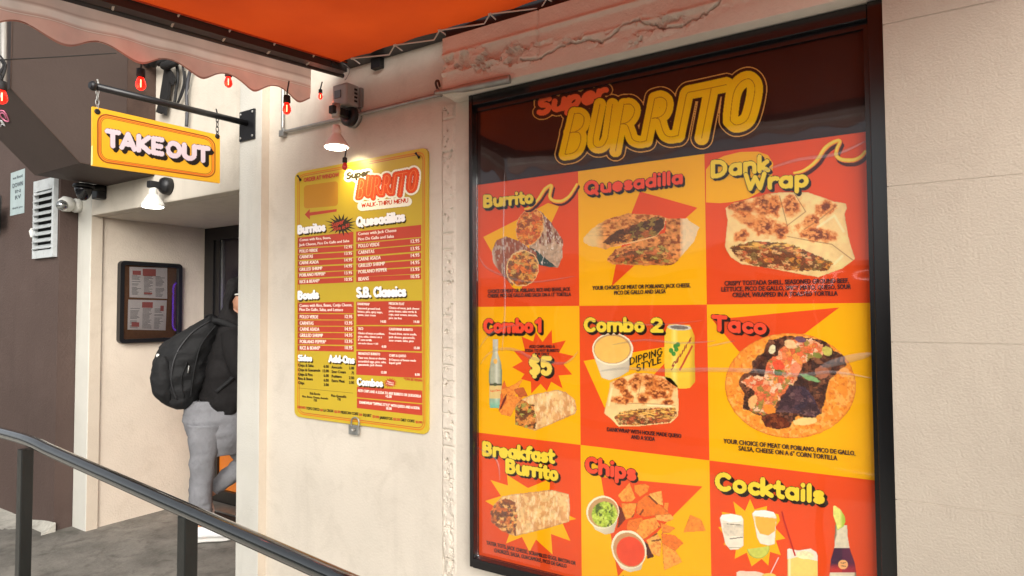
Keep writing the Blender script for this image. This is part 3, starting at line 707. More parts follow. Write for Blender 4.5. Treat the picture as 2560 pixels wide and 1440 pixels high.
rust = mat('rusty_iron', (86, 56, 44), 0.8, bump=0.4, bscale=60, var=0.3, vscale=30)
tube('hook', smooth_path([(-1.715, -0.01, 2.40), (-1.712, -0.03, 2.425), (-1.695, -0.035, 2.43), (-1.69, -0.03, 2.405)]), 0.005, rust, ct, seg=6)

# ------------------------------------------------------------------ lamps
lampw = mat('lamp_enamel', (222, 200, 188), 0.25, spec=0.6)
lampf = mat('lamp_face_warm', (255, 244, 222), 0.4, emit=5)
def par_lamp(root, o, s, m_body, m_face):
    lathe('reflector', [(0, 0.017*s), (0.012, 0.018*s), (0.03, 0.022*s), (0.034, 0.019*s), (0.045, 0.024*s), (0.085*s, 0.052*s), (0.095*s, 0.0565*s), (0.10*s, 0.0565*s)], o, (0.03, -0.02, -1), m_body, root)
    return lathe('lens', [(0.098*s, 0.054*s), (0.103*s, 0.050*s), (0.106*s, 0.03*s), (0.107*s, 0.002)], o, (0.03, -0.02, -1), m_face, root)
lf1 = thing('wall_floodlight', 'flood lamp with clear grey box and pinkish cone above the yellow menu', 'floodlight', (-2.2, 0, 2.4))
box('junction_box', (-2.272, -0.095, 2.405), (-2.176, -0.02, 2.505), plgrey, lf1, bevel=0.008)
box('box_back', (-2.262, -0.02, 2.41), (-2.166, -0.001, 2.50), mat('clear_grey_back', (120, 116, 112), 0.35), lf1, bevel=0.004)
bm = bmesh.new()
for k in range(4): add_box(bm, (-2.1765, -0.05, 2.425+k*0.018), (-2.172, -0.035, 2.433+k*0.018))
bobj('box_clips', bm, darkhole, lf1)
box('box_window', (-2.255, -0.099, 2.44), (-2.215, -0.0955, 2.475), mat('dull_lens', (90, 88, 86), 0.2), lf1)
lathe('mount_ring', [(0, 0.050), (0.018, 0.052), (0.022, 0.048)], (-2.225, -0.001, 2.372), (0, -1, 0), steel, lf1)
lathe('mount_cap', [(0.022, 0.049), (0.045, 0.049), (0.052, 0.040), (0.052, 0.024), (0.046, 0.02), (0.046, 0.001)], (-2.225, -0.001, 2.372), (0, -1, 0), blackm, lf1)
box('holder_arm', (-2.238, -0.148, 2.355), (-2.206, -0.05, 2.392), blackm, lf1, bevel=0.006)
lathe('socket', [(0, 0.019), (0.03, 0.020), (0.062, 0.018)], (-2.222, -0.118, 2.405), (0, 0, -1), mat('grey_metal_neck', (170, 165, 160), 0.35, metal=0.4), lf1)
L0 = P(841, 314, 'x', -2.222)
ln = par_lamp(lf1, L0, 1.0, lampw, lampf)
lf2 = thing('doorway_floodlight', 'white finned flood lamp on black bracket above the recessed doorway', 'floodlight', (-3.84, 0, 2.22))
lathe('mount_cap', [(0, 0.052), (0.03, 0.052), (0.045, 0.045), (0.06, 0.02)], (-3.80, -0.001, 2.222), (0, -1, 0), blackm, lf2)
L1 = P(383, 470, 'x', -3.81)
sp = bpy.data.lights.new('door_beam', 'SPOT'); so = bpy.data.objects.new('door_beam', sp); COL.objects.link(so)
sp.energy = 8; sp.spot_size = R(140); sp.spot_blend = 1.0; sp.shadow_soft_size = 0.05; sp.color = (1.0, 0.95, 0.86)
box('holder_arm', (-3.83, L1.y-0.03, 2.198), (-3.79, -0.045, 2.24), blackm, lf2, bevel=0.008)
so.location = L1+Vector((0, 0, -0.13)); so.rotation_euler = Vector((0.1, -0.5, 1)).to_track_quat('Z', 'Y').to_euler(); so.parent = lf2; so.location = so.location-lf2.location
par_lamp(lf2, L1, 1.12, plwhite, mat('lamp_face_cool', (255, 252, 240), 0.4, emit=3.0))
bm = bmesh.new()
for k in range(16):
    a = k*2*math.pi/16; dx, dy = math.cos(a), math.sin(a)
    add_tube(bm, [L1+Vector((dx*0.026, dy*0.026, -0.04)), L1+Vector((dx*0.060, dy*0.060, -0.098))], 0.0022, 5)
bobj('cooling_fin', bm, mat('fin_white', (205, 205, 200), 0.4), lf2)
sp = bpy.data.lights.new('flood_beam', 'SPOT'); so = bpy.data.objects.new('flood_beam', sp); COL.objects.link(so)
sp.energy = 2.4; sp.spot_size = R(110); sp.spot_blend = 0.9; sp.shadow_soft_size = 0.03; sp.color = (1.0, 0.86, 0.5)
so.location = L0+Vector((0.01, 0.01, -0.118)); so.rotation_euler = Vector((-0.15, -0.85, 1)).to_track_quat('Z', 'Y').to_euler()
so.parent = lf1; so.location = so.location-lf1.location

# ------------------------------------------------------------------ cameras and sensor on the wall
cm = thing('dome_camera', 'black dome security camera on bracket under the bulkhead corner', 'security camera', P(215, 485, 'y', -0.12))
box('bracket', P(240, 500, 'y', -0.03)-Vector((0.0, 0.03, 0)), P(268, 463, 'y', 0)-Vector((0, 0.001, 0)), blackm, cm, bevel=0.01)
tube('arm', [P(258, 470, 'y', -0.02), P(235, 470, 'y', -0.08), P(212, 468, 'y', -0.14)], 0.022, blackm, cm, seg=12)
o_ = P(209, 466, 'y', -0.14)
lathe('cap', [(0, 0.02), (0.004, 0.055), (0.02, 0.062), (0.026, 0.06)], o_+Vector((0, 0, 0.018)), (0, 0, -1), blackm, cm)
lathe('dome', [(0.026, 0.05)]+[(0.026+0.085*math.sin(R(a)), 0.05*math.cos(R(a))) for a in range(10, 91, 12)], o_+Vector((0, 0, 0.018)), (0, 0, -1), mat('smoked_dome', (20, 20, 24), 0.08, spec=0.8), cm)
se = thing('motion_sensor', 'white and silver ball sensor beside the metal louver', 'sensor', P(185, 517, 'y', -0.11))
q = P(192, 517, 'y', -0.0); q.x = -4.93
lathe('base', [(0, 0.045), (0.03, 0.05), (0.05, 0.042)], Vector((-4.93, -0.0, q.z)), (0, -1, 0), plwhite, se)
lathe('body', [(0.05, 0.03), (0.07, 0.05), (0.11, 0.052), (0.135, 0.03)], Vector((-4.93, -0.0, q.z)), (0.15, -1, 0), plwhite, se)
ballp = P(155, 513, 'y', -0.20)
lathe('silver_ball', [(0.034*(1-math.cos(R(a))), 0.034*math.sin(R(a))) for a in range(0, 181, 15)], ballp+Vector((0, 0, 0.034)), (0, 0, -1), mat('silver_ball', (170, 172, 170), 0.18, metal=0.85), se)
tube('ball_stem', [ballp, Vector((-4.925, -0.1, q.z))], 0.012, plwhite, se)
wb = thing('wall_box', 'rounded dark grey box on the brown wall at the left edge', 'wall box', P(0, 535, 'y', -0.11))
box('body', P(-30, 590, 'y', -0.18), P(5, 486, 'y', -0.111), mat('slate_plastic', (74, 74, 74), 0.4), wb, bevel=0.03)
box('lid', P(-24, 565, 'y', -0.19), P(0, 505, 'y', -0.181), mat('slate_plastic', (74, 74, 74), 0.4), wb, bevel=0.004)
# paper notice on the brown wall
no = thing('paper_notice', 'faded bluish paper notice stuck on the brown wall left of the louver', 'notice', P(43, 480, 'y', -0.112))
slab_px('sheet', [(27, 433), (62, 421), (60, 532), (25, 540)], 'y', -0.1135, -0.1115, mat('faded_paper', (158, 172, 172), 0.6, var=0.12, vscale=8), no)
inkd = mat('dull_ink', (78, 88, 92), 0.7)
lettering('lettering', [('DOWN', (31, 471), (57, 463), 11), ('IN', (37, 484), (51, 480), 8), ('RV', (37, 500), (52, 495), 10), ('we flood', (32, 450), (56, 442), 7), ('thank you', (31, 524), (56, 518), 5)], 'y', -0.1138, inkd, no, bold=1.2)
# pipe and cables
tag(tube('drain_pipe', [P(9, -40, 'y', -0.78), P(9, 140, 'y', -0.78), P(9, 215, 'y', -0.78)], 0.014, plgrey), 'thin grey pipe standing on the bulkhead front at the left edge', 'pipe')
cb = thing('cable_bundle', 'bundle of black cables and loose tape hanging beside the bulkhead', 'cables', (-3.8, -0.05, 2.9))
def yc(px, py, y=-0.03): return P(px, py, 'y', y)
tube('cable', smooth_path([yc(440, 150), yc(445, 190), yc(440, 230), yc(436, 262)]), 0.009, rubber, cb)
tube('cable', smooth_path([yc(455, 150), yc(460, 200), yc(452, 235), yc(442, 262)]), 0.006, rubber, cb)
tube('cable', smooth_path([yc(492, 150), yc(475, 180), yc(467, 230), yc(468, 280), yc(466, 316)]), 0.0095, mat('grey_cable', (58, 58, 62), 0.5), cb)
tube('cable', smooth_path([yc(462, 178), yc(464, 205), yc(456, 235), yc(446, 256)]), 0.005, rubber, cb)
tube('cable', smooth_path([yc(466, 255), yc(470, 230), yc(477, 212)]), 0.0018, steel, cb, seg=5)
slab_px('tape_strip', [(412, 160), (424, 176), (420, 236), (414, 262), (411, 288), (404, 279), (399, 284), (389, 280), (398, 250), (404, 210)], 'y', -0.045, -0.03, rubber, cb)
slab_px('tape_strip', [(424, 172), (436, 190), (437, 203), (431, 214), (424, 204), (418, 186)], 'y', -0.055, -0.047, rubber, cb)
bm = bmesh.new()
for k in range(9):
    p = yc(326+k*14, 158+3*math.sin(k*2), -0.06); add_tube(bm, smooth_path([p+Vector((-0.06, 0, 0.004)), p+Vector((0, -0.012, -0.012*math.sin(k))), p+Vector((0.07, 0.0, 0.006))]), 0.02+0.006*math.sin(k*3), 8)
bobj('taped_trunk', bm, rubber, cb, smooth=True)
# ------------------------------------------------------------------ red bulb string
redg = mat('red_glass_lit', (255, 24, 12), 0.12, emit=1.5); fil = mat('filament', (255, 120, 84), 0.3, emit=5); redoff = mat('red_glass', (205, 60, 50), 0.12)
def bulb(px, py, dep, label, lit=True, s=0.9):
    c = PD(px, py, dep); t = thing('string_bulb', label, 'light bulb', c, 'red bulbs hung under the awning edge')
    lathe('socket', [(-0.052*s, 0.008*s), (-0.048*s, 0.0155*s), (-0.018*s, 0.0165*s), (-0.014*s, 0.013*s)], c, (0, 0, -1), rubber, t, seg=16)
    g = lathe('glass', [(-0.016*s, 0.010*s), (-0.006*s, 0.0135*s), (0.008*s, 0.018*s), (0.020*s, 0.0185*s), (0.030*s, 0.014*s), (0.036*s, 0.006*s), (0.0375*s, 0.001)], c, (0, 0, -1), redg if lit else redoff, t, seg=20)
    tube('cord', smooth_path([c+Vector((0, 0, 0.05*s)), c+Vector((0.004, 0, 0.075*s)), c+Vector((0.0, 0.01, 0.12*s))]), 0.003, rubber, t, seg=6)
    if lit:
        vd = (Vector(CAMP)-c).normalized(); tube('filament', [c+vd*0.0165*s+Vector((0, 0, 0.006*s)), c+vd*0.0195*s+Vector((0, 0, -0.010*s)), c+vd*0.0175*s+Vector((0, 0, -0.024*s))], 0.0022*s, fil, t, seg=6)
        pl = bpy.data.lights.new('bulb_glow', 'POINT'); po = bpy.data.objects.new('bulb_glow', pl); COL.objects.link(po); pl.energy = 0.12; pl.color = (1, 0.18, 0.08); pl.shadow_soft_size = 0.02
        po.location = (0, -0.035*s, -0.03); po.parent = t
    return t
bulb(5, 236, 2.2, 'red lit bulb cut off by the left edge, before the bulkhead')
bulb(352, 203, 2.3, 'red lit bulb hanging above the left half of the take out sign')
bulb(571, 200, 2.75, 'red lit bulb partly hidden by the valance above the sign plate')
bulb(717, 266, 2.62, 'red lit bulb hanging in front of the conduit corner')
bulb(862, 412, 2.72, 'small unlit red bulb hanging at the top edge of the menu', False, 0.62)
bulb(801, 238, 3.0, 'red bulb glowing between valance end and floodlight box', True, 0.55)
sg = thing('string_cable', 'thin dark cable stretched from the left edge to the bulkhead', 'cable', PD(5, 150, 2.2))
tube('span', smooth_path([PD(-60, 158, 2.2), PD(5, 150, 2.25), PD(150, 142, 2.6), PD(290, 133, 3.0)]), 0.0025, rubber, sg, seg=6)
tube('drop', smooth_path([PD(3, 150, 2.25), PD(10, 165, 2.22), PD(0, 185, 2.2), PD(5, 200, 2.2)]), 0.005, rubber, sg, seg=6)
tube('drop', smooth_path([PD(0, 138, 2.25), PD(14, 160, 2.22), PD(12, 180, 2.2), PD(6, 196, 2.2)]), 0.003, rubber, sg, seg=6)
# ------------------------------------------------------------------ handrail
hr = thing('handrail', 'glossy dark painted tube handrail with square posts along the ramp', 'handrail', (-2.8, -1.04, 0))
tube('top_rail', [(-6.2, -1.04, 0.992), (-3.13, -1.04, 0.986)]+[Vector(v) for v in smooth_path([(-3.0, -1.04, 0.985), (-2.9, -1.04, 0.983), (-2.80, -1.04, 0.977), (-2.70, -1.04, 0.966)], 5)]+[Vector((-1.173, -1.04, 0.838)), Vector((0.6, -1.04, 0.69))], 0.0215, railm, hr, seg=20)
for x in (-6.1, -4.5, -2.888, -1.797, -0.4):
    zt = 0.96 if x < -2.8 else 0.966-0.083*(x+2.70)
    box('post', (x-0.02, -1.06, -0.3), (x+0.02, -1.02, zt-0.012), postm, hr, bevel=0.003)

# ------------------------------------------------------------------ notice case in the recess
XC = -4.783
cc = thing('notice_case', 'black framed corkboard case with two menu sheets on the recess wall', 'notice case', (XC, 0.4, 1.54))
ca, cbb, cz0, cz1 = 0.182, 0.628, 1.25, 1.833
def rbox(name, y0, y1, z0, z1, r, x0, x1, m, par, hole=None):
    bm = bmesh.new(); pts = []
    for cy, cz_, a0 in ((y1-r, z1-r, 0), (y0+r, z1-r, 90), (y0+r, z0+r, 180), (y1-r, z0+r, 270)):
        pts += [(cy+r*math.cos(R(a0+k*15)), cz_+r*math.sin(R(a0+k*15))) for k in range(7)]
    if hole is None:
        a = [bm.verts.new((x0, y, z)) for y, z in pts]; b = [bm.verts.new((x1, y, z)) for y, z in pts]; n = len(a)
        bm.faces.new(a); bm.faces.new(b[::-1])
        for k in range(n): bm.faces.new((a[k], a[(k+1) % n], b[(k+1) % n], b[k]))
    else:
        w = hole; yc_, zc_ = (y0+y1)/2, (z0+z1)/2
        ins = [(min(max(y, y0+w), y1-w), min(max(z, z0+w), z1-w)) for y, z in pts]; n = len(pts)
        A = [bm.verts.new((x0, y, z)) for y, z in pts]; B = [bm.verts.new((x1, y, z)) for y, z in pts]
        r2 = r*0.4; ip = []
        for cy, cz_, a0 in ((y1-w-r2, z1-w-r2, 0), (y0+w+r2, z1-w-r2, 90), (y0+w+r2, z0+w+r2, 180), (y1-w-r2, z0+w+r2, 270)):
            ip += [(cy+r2*math.cos(R(a0+k*15)), cz_+r2*math.sin(R(a0+k*15))) for k in range(7)]
        C = [bm.verts.new((x1, y, z)) for y, z in ip]; D = [bm.verts.new((x0, y, z)) for y, z in ip]
        for k in range(n):
            j = (k+1) % n
            bm.faces.new((A[k], A[j], B[j], B[k])); bm.faces.new((B[k], B[j], C[j], C[k])); bm.faces.new((C[k], C[j], D[j], D[k]))
    return bobj(name, bm, m, par)
rbox('frame', ca, cbb, cz0, cz1, 0.03, XC, XC+0.045, blackm, cc, hole=0.028)
cork = mat('cork', (128, 88, 62), 0.85, bump=0.3, bscale=160, var=0.15, vscale=60)
box('cork_panel', (XC+0.001, ca+.02, cz0+.02), (XC+0.010, cbb-.02, cz1-.02), cork, cc)
box('glass', (XC+0.030, ca+.028, cz0+.028), (XC+0.0325, cbb-.028, cz1-.028), glass_mat('case_glass', base=1.6), cc)
paper = mat('menu_paper', (236, 228, 226), 0.6, var=0.04, vscale=20); redink = mat('red_ink', (190, 104, 100), 0.6); gryink = mat('grey_ink', (120, 112, 112), 0.6)
def sheet(label, pts, seed, red):
    t = thing('menu_sheet', label, 'paper sheet', P(*pts[0], 'x', XC+0.012)); rnd = random.Random(seed)
    slab_px('paper', pts, 'x', XC+0.0125, XC+0.0105, paper, t)
    def uv_(u, v):
        a = np.array(pts[0])*(1-u)+np.array(pts[1])*u; b = np.array(pts[3])*(1-u)+np.array(pts[2])*u; return tuple(a*(1-v)+b*v)
    bm = bmesh.new()
    for colx in (0.06, 0.38, 0.69):
        v = 0.28
        while v < 0.94:
            w = 0.25*rnd.uniform(0.5, 1.0)
            if rnd.random() > 0.12: bm.faces.new([bm.verts.new(P(*uv_(a, b), 'x', XC+0.0130)) for a, b in ((colx, v), (colx+w, v), (colx+w, v+0.016), (colx, v+0.016))])
            v += 0.038
    bobj('print_lines', bm, gryink, t)
    for k, (a, b, c_, d_) in enumerate(red):
        poly_px('red_block', [uv_(a, b), uv_(c_, b), uv_(c_, d_), uv_(a, d_)], 'x', XC+0.0133, redink, t)
sheet('upper printed menu sheet pinned in the notice case', [(324, 667), (418, 670), (418, 747), (324, 743)], 1, [(0.08, 0.12, 0.3, 0.26), (0.35, 0.05, 0.7, 0.28), (0.38, 0.82, 0.6, 0.88)])
sheet('lower printed menu sheet pinned in the notice case', [(321, 749), (417, 751), (414, 826), (319, 824)], 2, [(0.36, 0.07, 0.64, 0.26), (0.84, 0.18, 0.93, 0.36), (0.1, 0.75, 0.3, 0.9)])
# ------------------------------------------------------------------ the framed menu poster
po_ = thing('menu_poster', 'large black framed red and yellow food poster under glass', 'poster', (-0.8, -0.02, 1.4))
YB = -0.012
RED = (236, 82, 30); YEL = (255, 186, 12); DKB = (46, 22, 18)
redp = mat('poster_red', RED, 0.6, var=0.03, vscale=3, spec=0.15); yelp = mat('poster_yellow', YEL, 0.6, var=0.03, vscale=3, spec=0.15); dkp = mat('poster_dark_brown', DKB, 0.6, var=0.06, vscale=4, spec=0.15)
inkp = mat('poster_ink', (52, 20, 14), 0.55)
framem = mat('poster_frame_black', (20, 19, 20), 0.22, var=0.1, vscale=5, spec=0.6)
box('backing', (-1.52, -0.011, 0.47), (-0.085, -0.001, 2.32), darkhole, po_)
fx0, fx1, fz0, fz1 = -1.524, -0.055, 0.462, 2.329
box('frame_bar', (fx0, -0.052, fz0+.0), (fx0+0.017, -0.002, fz1), framem, po_, bevel=0.003)
box('frame_bar', (-0.117, -0.062, fz0), (fx1, -0.002, fz1), framem, po_, bevel=0.003)
box('frame_bar', (fx0+0.0175, -0.050, 2.285), (-0.1175, -0.002, fz1), framem, po_, bevel=0.003)
box('frame_bar', (fx0+0.0175, -0.056, fz0), (-0.1175, -0.002, fz0+0.036), framem, po_, bevel=0.003)
box('frame_lip', (-1.506, -0.030, 2.266), (-0.1175, -0.022, 2.284), framem, po_)
box('frame_lip', (-0.1295, -0.034, 0.5), (-0.1175, -0.022, 2.265), framem, po_)
xs = [-1.520, -1.055, -0.594, -0.116]; zs = [1.972, 1.479, 0.978, 0.49]
def wpoly(name, pts, y, m, label=None):
    bm = bmesh.new(); bm.faces.new([bm.verts.new((x, y, z)) for x, z in pts]); return bobj(name, bm, m, po_, label=label)
wpoly('header_panel', [(xs[0], 1.9725), (xs[3], 1.9725), (xs[3], 2.30), (xs[0], 2.30)], YB, dkp)
for j in range(3):
    for i in range(3):
        wpoly('menu_panel', [(xs[i], zs[j+1]), (xs[i+1], zs[j+1]), (xs[i+1], zs[j]), (xs[i], zs[j])], YB, (redp, yelp)[(i+j) % 2])
def T(k, x0, y0):
    return lambda pts: [(x0+k*u, y0+k*v) for u, v in pts]
tA = T(.25, 1180, 420); tD = T(.3264, 1740, 330); tC1 = T(.2431, 1180, 760); tC2 = T(.264, 1440, 760); tT = T(.3056, 1750, 760); tB = T(.25, 1180, 1080); tK = T(.2083, 1750, 1140)
Y1 = YB-0.0006
def flash(pts, m): return poly_px('flash_shape', pts, 'y', Y1, m, po_)
flash(tA([(112, 690), (400, 545), (760, 350), (870, 385), (480, 1235), (400, 1190)]), yelp)
flash(tA([(1680, 235), (2255, 398), (2150, 490), (1395, 1185), (1440, 960), (1600, 440)]), redp)
flash(tC2([(72, 540), (845, 405), (840, 560), (420, 1010), (270, 980)]), yelp)
flash(tT([(100, 128), (1140, 28), (860, 240), (320, 390)]), redp)
flash(tB([(1290, 450), (2305, 545), (1900, 950), (1460, 1445), (1400, 1100)]), redp)
flash([(1765, 424), (1780, 404), (1810, 390), (1850, 380), (1895, 379), (1920, 388), (1933, 408), (1930, 440), (1900, 480), (1870, 496), (1830, 505), (1800, 508), (1765, 506)], yelp)
def star(name, c, pts, m, parent=po_, y=None):
    """fan of triangles round a centre, so a burst of any shape fills cleanly"""
    bm = bmesh.new(); cv = bm.verts.new(P(*c, 'y', Y1-0.0002 if y is None else y)); v = [bm.verts.new(P(px, py, 'y', Y1-0.0002 if y is None else y)) for px, py in pts]
    for i in range(len(v)): bm.faces.new((cv, v[i], v[(i+1) % len(v)]))
    return bobj(name, bm, m, parent)
star('starburst', tC1([(690, 600)])[0], tC1([(510, 335), (630, 385), (655, 290), (725, 390), (820, 265), (825, 405), (965, 375), (895, 500), (1045, 535), (940, 620), (1030, 725), (890, 735), (932, 868), (815, 800), (770, 895), (705, 820), (610, 920), (605, 800), (505, 770), (540, 720), (412, 650), (520, 590), (430, 480), (545, 480)]), redp)
star('starburst', tB([(600, 800)])[0], tB([(185, 480), (360, 535), (350, 430), (560, 560), (780, 470), (775, 600), (940, 700), (960, 830), (1045, 870), (900, 900), (985, 1090), (790, 1020), (805, 1225), (640, 1075), (575, 1200), (500, 1050), (340, 1115), (380, 1000), (200, 880), (250, 760), (130, 690), (290, 640)]), yelp)
star('starburst', tK([(620, 900)])[0], tK([(400, 545), (540, 660), (600, 515), (655, 640), (805, 600), (800, 660), (940, 700), (960, 775), (900, 860), (1025, 990), (910, 1015), (970, 1190), (840, 1150), (820, 1315), (740, 1235), (620, 1325), (560, 1160), (415, 1235), (430, 1130), (280, 1060), (330, 1000), (218, 855), (300, 840), (260, 670), (430, 700)]), yelp)
Y2 = YB-0.0014
def bbx(pts, m=3): a = np.array(pts); return (a[:, 0].min()-m, a[:, 1].min()-m, a[:, 0].max()+m, a[:, 1].max()+m)
meat = [(120, 52, 28), (86, 34, 22), (176, 84, 40), (206, 120, 60), (64, 30, 24)]
fill = [(232, 150, 60), (240, 120, 40), (214, 96, 40), (244, 176, 90), (120, 50, 40), (226, 170, 84), (200, 80, 44)]
# burrito halves in foil
o = tA([(195, 830), (240, 720), (340, 680), (470, 730), (570, 775), (450, 700), (430, 640), (470, 500), (540, 430), (680, 415), (790, 550), (910, 720), (905, 900), (860, 1000), (760, 990), (660, 960), (660, 1060), (600, 1140), (480, 1180), (390, 1180), (330, 1110), (210, 950)])
A = Art(bbx(o), 'y', Y2)
b2 = A.pm(tA([(600, 420), (690, 430), (800, 550), (912, 720), (905, 900), (860, 1000), (760, 990), (650, 940), (570, 790)]), 1.5)
A.paint(b2, (190, 160, 132), 0.5, 6, 1)
A.blend(b2, (120, 48, 36), np.clip((fbm(A.X/5, A.Y/14, 4)-0.45)*5, 0, 0.9)*(A.Y < 600+fbm(A.X/9, A.Y/9, 2)*20))
A.paint(A.pm(tA([(575, 790), (650, 830), (720, 890), (780, 940), (850, 990), (760, 992), (655, 965), (650, 880)]), 2), (52, 70, 66), 0.3, 6, 2)
A.blend(b2, (236, 226, 210), np.clip((fbm(A.X/3, A.Y/9, 14)-0.62)*8, 0, 0.8))
f2 = A.em(*tA([(577, 590)])[0], 32, 46, 16, 0.08); A.paint(A.em(*tA([(577, 590)])[0], 34.5, 48, 16, 0.08), (226, 176, 110), .1)
A.chunks(f2, fill, 5.5, 3, 0.5)
b1 = A.pm(tA([(195, 830), (240, 720), (340, 680), (470, 730), (640, 840), (660, 950), (500, 1100), (400, 1180), (330, 1110), (210, 950)]), 1.2)
A.paint(b1, (150, 84, 62), 0.45, 8, 7)
A.blend(b1, (214, 196, 170), np.clip(1-np.abs((A.X-1234)*0.8+(A.Y-650)*-0.15)/7, 0, 1)*0.85)
A.blend(b1, (200, 180, 160), np.clip((fbm(A.X/4, A.Y/10, 24)-0.56)*6, 0, 0.75))
A.paint(A.em(*tA([(505, 1005)])[0], 41, 46, 10, 0.05), (230, 190, 130), .1)
A.chunks(A.em(*tA([(505, 1005)])[0], 38, 43, 10, 0.08), fill+[(90, 50, 60), (70, 60, 50), (200, 170, 90)], 6, 9, 0.55)
A.build('burrito_picture', po_)
# quesadilla
tops = tA([(1110, 700), (1200, 600), (1340, 510), (1560, 450), (1880, 470), (1945, 500), (1925, 600), (1850, 680), (1700, 735), (1380, 800), (1340, 822), (1290, 800), (1170, 780), (1115, 745)])
bots = tA([(1350, 900), (1440, 805), (1700, 725), (1930, 640), (1945, 500), (2150, 500), (2180, 530), (2280, 590), (2220, 740), (2050, 940), (2000, 975), (1600, 975), (1400, 965), (1350, 930)])
A = Art(bbx(tops+bots), 'y', Y2); mb = A.pm(bots, 1.5); A.paint(mb, (214, 140, 72), 0.55, 9, 3)
A.blend(mb, (120, 48, 20), np.clip((fbm(A.X/8, A.Y/6, 7)-0.5)*6, 0, 0.85)); A.blend(mb & (A.X > 1700), (236, 214, 170), np.clip((A.X-1696)/16, 0, 0.85))
A.chunks(A.pm(tA([(1430, 880), (1560, 820), (1900, 770), (2010, 860), (2000, 955), (1560, 965), (1420, 940)]), 3), [(86, 40, 26), (60, 36, 30), (196, 96, 50), (176, 166, 80), (230, 160, 80), (150, 96, 50), (210, 110, 60)], 5.5, 5, 0.6, (1.4, 1))
mt = A.pm(tops, 1.5); A.paint(mt, (222, 150, 76), 0.45, 9, 8); A.blend(mt, (150, 66, 26), np.clip((fbm(A.X/9, A.Y/5, 17)-0.47)*6, 0, 0.8)*(A.Y < 590))
A.blend(mt & (A.X < 1512), (232, 204, 140), np.clip((1512-A.X)/30, 0, 0.8))
A.chunks(A.pm(tA([(1300, 745), (1440, 630), (1640, 560), (1830, 485), (1915, 500), (1920, 590), (1860, 670), (1650, 725), (1380, 770)]), 2.5), [(70, 38, 26), (52, 32, 28), (90, 48, 30), (150, 128, 60), (190, 100, 50), (60, 40, 30), (226, 150, 70)], 6, 6, 0.6, (1.6, 1), -18)
A.paint((A.sd(tA([(1390, 800), (1650, 730), (1850, 680), (1930, 590), (1935, 500)])) < 1.4) & mt, (234, 190, 130))
A.build('quesadilla_picture', po_)
# folded wrap
def wrap(o, band, patches, creases, seed, name, light, k=1.0):
    A = Art(bbx(o), 'y', Y2); m = A.pm(o, 1.5*k); A.paint(m, (240, 206, 140), 0.22, 22, seed)
    for (cx, cy, rx, ry, rot) in patches:
        e = A.ev(cx, cy, rx, ry, rot, 0.8, 12*k, seed+3); nz_ = fbm(A.X/(9*k), A.Y/(7*k), seed+8, 4)
        A.blend(m & (e < 1.5), (232, 150, 70), np.clip((1.5-e)*1.5, 0, 0.8)); A.blend(m & (e < 1.25), (196, 92, 36), np.clip((1.25-e)*2.5, 0, 0.9)*np.clip((nz_-0.36)*6, 0.15, 0.9)); A.blend(m & (e < 1.0), (104, 46, 24), np.clip((0.95-e)*2.2, 0, 1)*np.clip((nz_-0.46)*8, 0, 0.9))
    for pl in creases: A.blend(m, (150, 86, 44), np.clip(1.6*k-A.sd(pl), 0, 1)*0.75)
    for pl in light: A.blend(m, (252, 232, 180), np.clip(1-A.sd(pl)/(5*k), 0, 1)*0.8)
    e = A.pm(band, 4*k, 6*k)
    A.chunks(e & m, [(120, 54, 30), (90, 40, 26), (226, 150, 60), (236, 186, 120), (150, 70, 36), (70, 44, 30), (210, 100, 60), (120, 104, 54)], 5.2*k, seed+2, 0.6, (1.5, 1), 8)
    up = e & m; A.blend(up, (250, 196, 96), np.clip((fbm(A.X/(16*k), A.Y/(4*k), seed+13)-0.48)*6, 0, 0.85)*np.clip((band[1][1]+9*k-A.Y)/(10*k)+0.9+(A.X-band[0][0])/(60*k)*0.4, 0, 1))
    e2 = A.sd(o+[o[0]]); A.blend(m, (150, 90, 46), np.clip(1-e2/(3*k), 0, 1)*0.45)
    return A.build(name, po_)
ow = tD([(222, 585), (270, 545), (480, 490), (560, 468), (700, 458), (860, 460), (1060, 530), (1150, 545), (1160, 580), (1140, 630), (1170, 800), (1222, 975), (1120, 1050), (940, 1115), (760, 1085), (560, 1045), (350, 1015), (260, 960), (218, 880), (240, 680)])
wrap(ow, tD([(255, 885), (430, 835), (700, 850), (880, 925), (1050, 1000), (1010, 1060), (760, 1065), (500, 1035), (330, 985)]),
     [(*tD([(360, 580)])[0], 34, 16, 10), (*tD([(540, 560)])[0], 24, 26, 60), (*tD([(600, 570)])[0], 16, 22, 0), (*tD([(730, 560)])[0], 22, 20, 50), (*tD([(520, 720)])[0], 30, 18, 20), (*tD([(990, 580)])[0], 24, 15, -40), (*tD([(870, 690)])[0], 28, 13, -30), (*tD([(650, 760)])[0], 18, 18, 0), (*tD([(930, 790)])[0], 38, 14, 8), (*tD([(350, 790)])[0], 16, 12, -30), (*tD([(400, 670)])[0], 26, 14, 25)],
     [tD([(640, 490), (700, 720)]), tD([(700, 715), (840, 610), (760, 480)]), tD([(830, 745), (960, 660), (1080, 560)]), tD([(700, 800), (860, 830), (1040, 860), (1200, 980)])], 21, 'folded_wrap_picture', [tD([(930, 730), (1060, 640), (1130, 760)]), tD([(560, 830), (380, 850)]), tD([(1120, 950), (1060, 1010)])], 1.0)
om = tC2([(320, 740), (440, 690), (560, 650), (700, 655), (900, 700), (965, 770), (975, 940), (970, 1060), (900, 1130), (600, 1160), (400, 1165), (330, 1090), (262, 1040), (280, 960), (310, 830)])
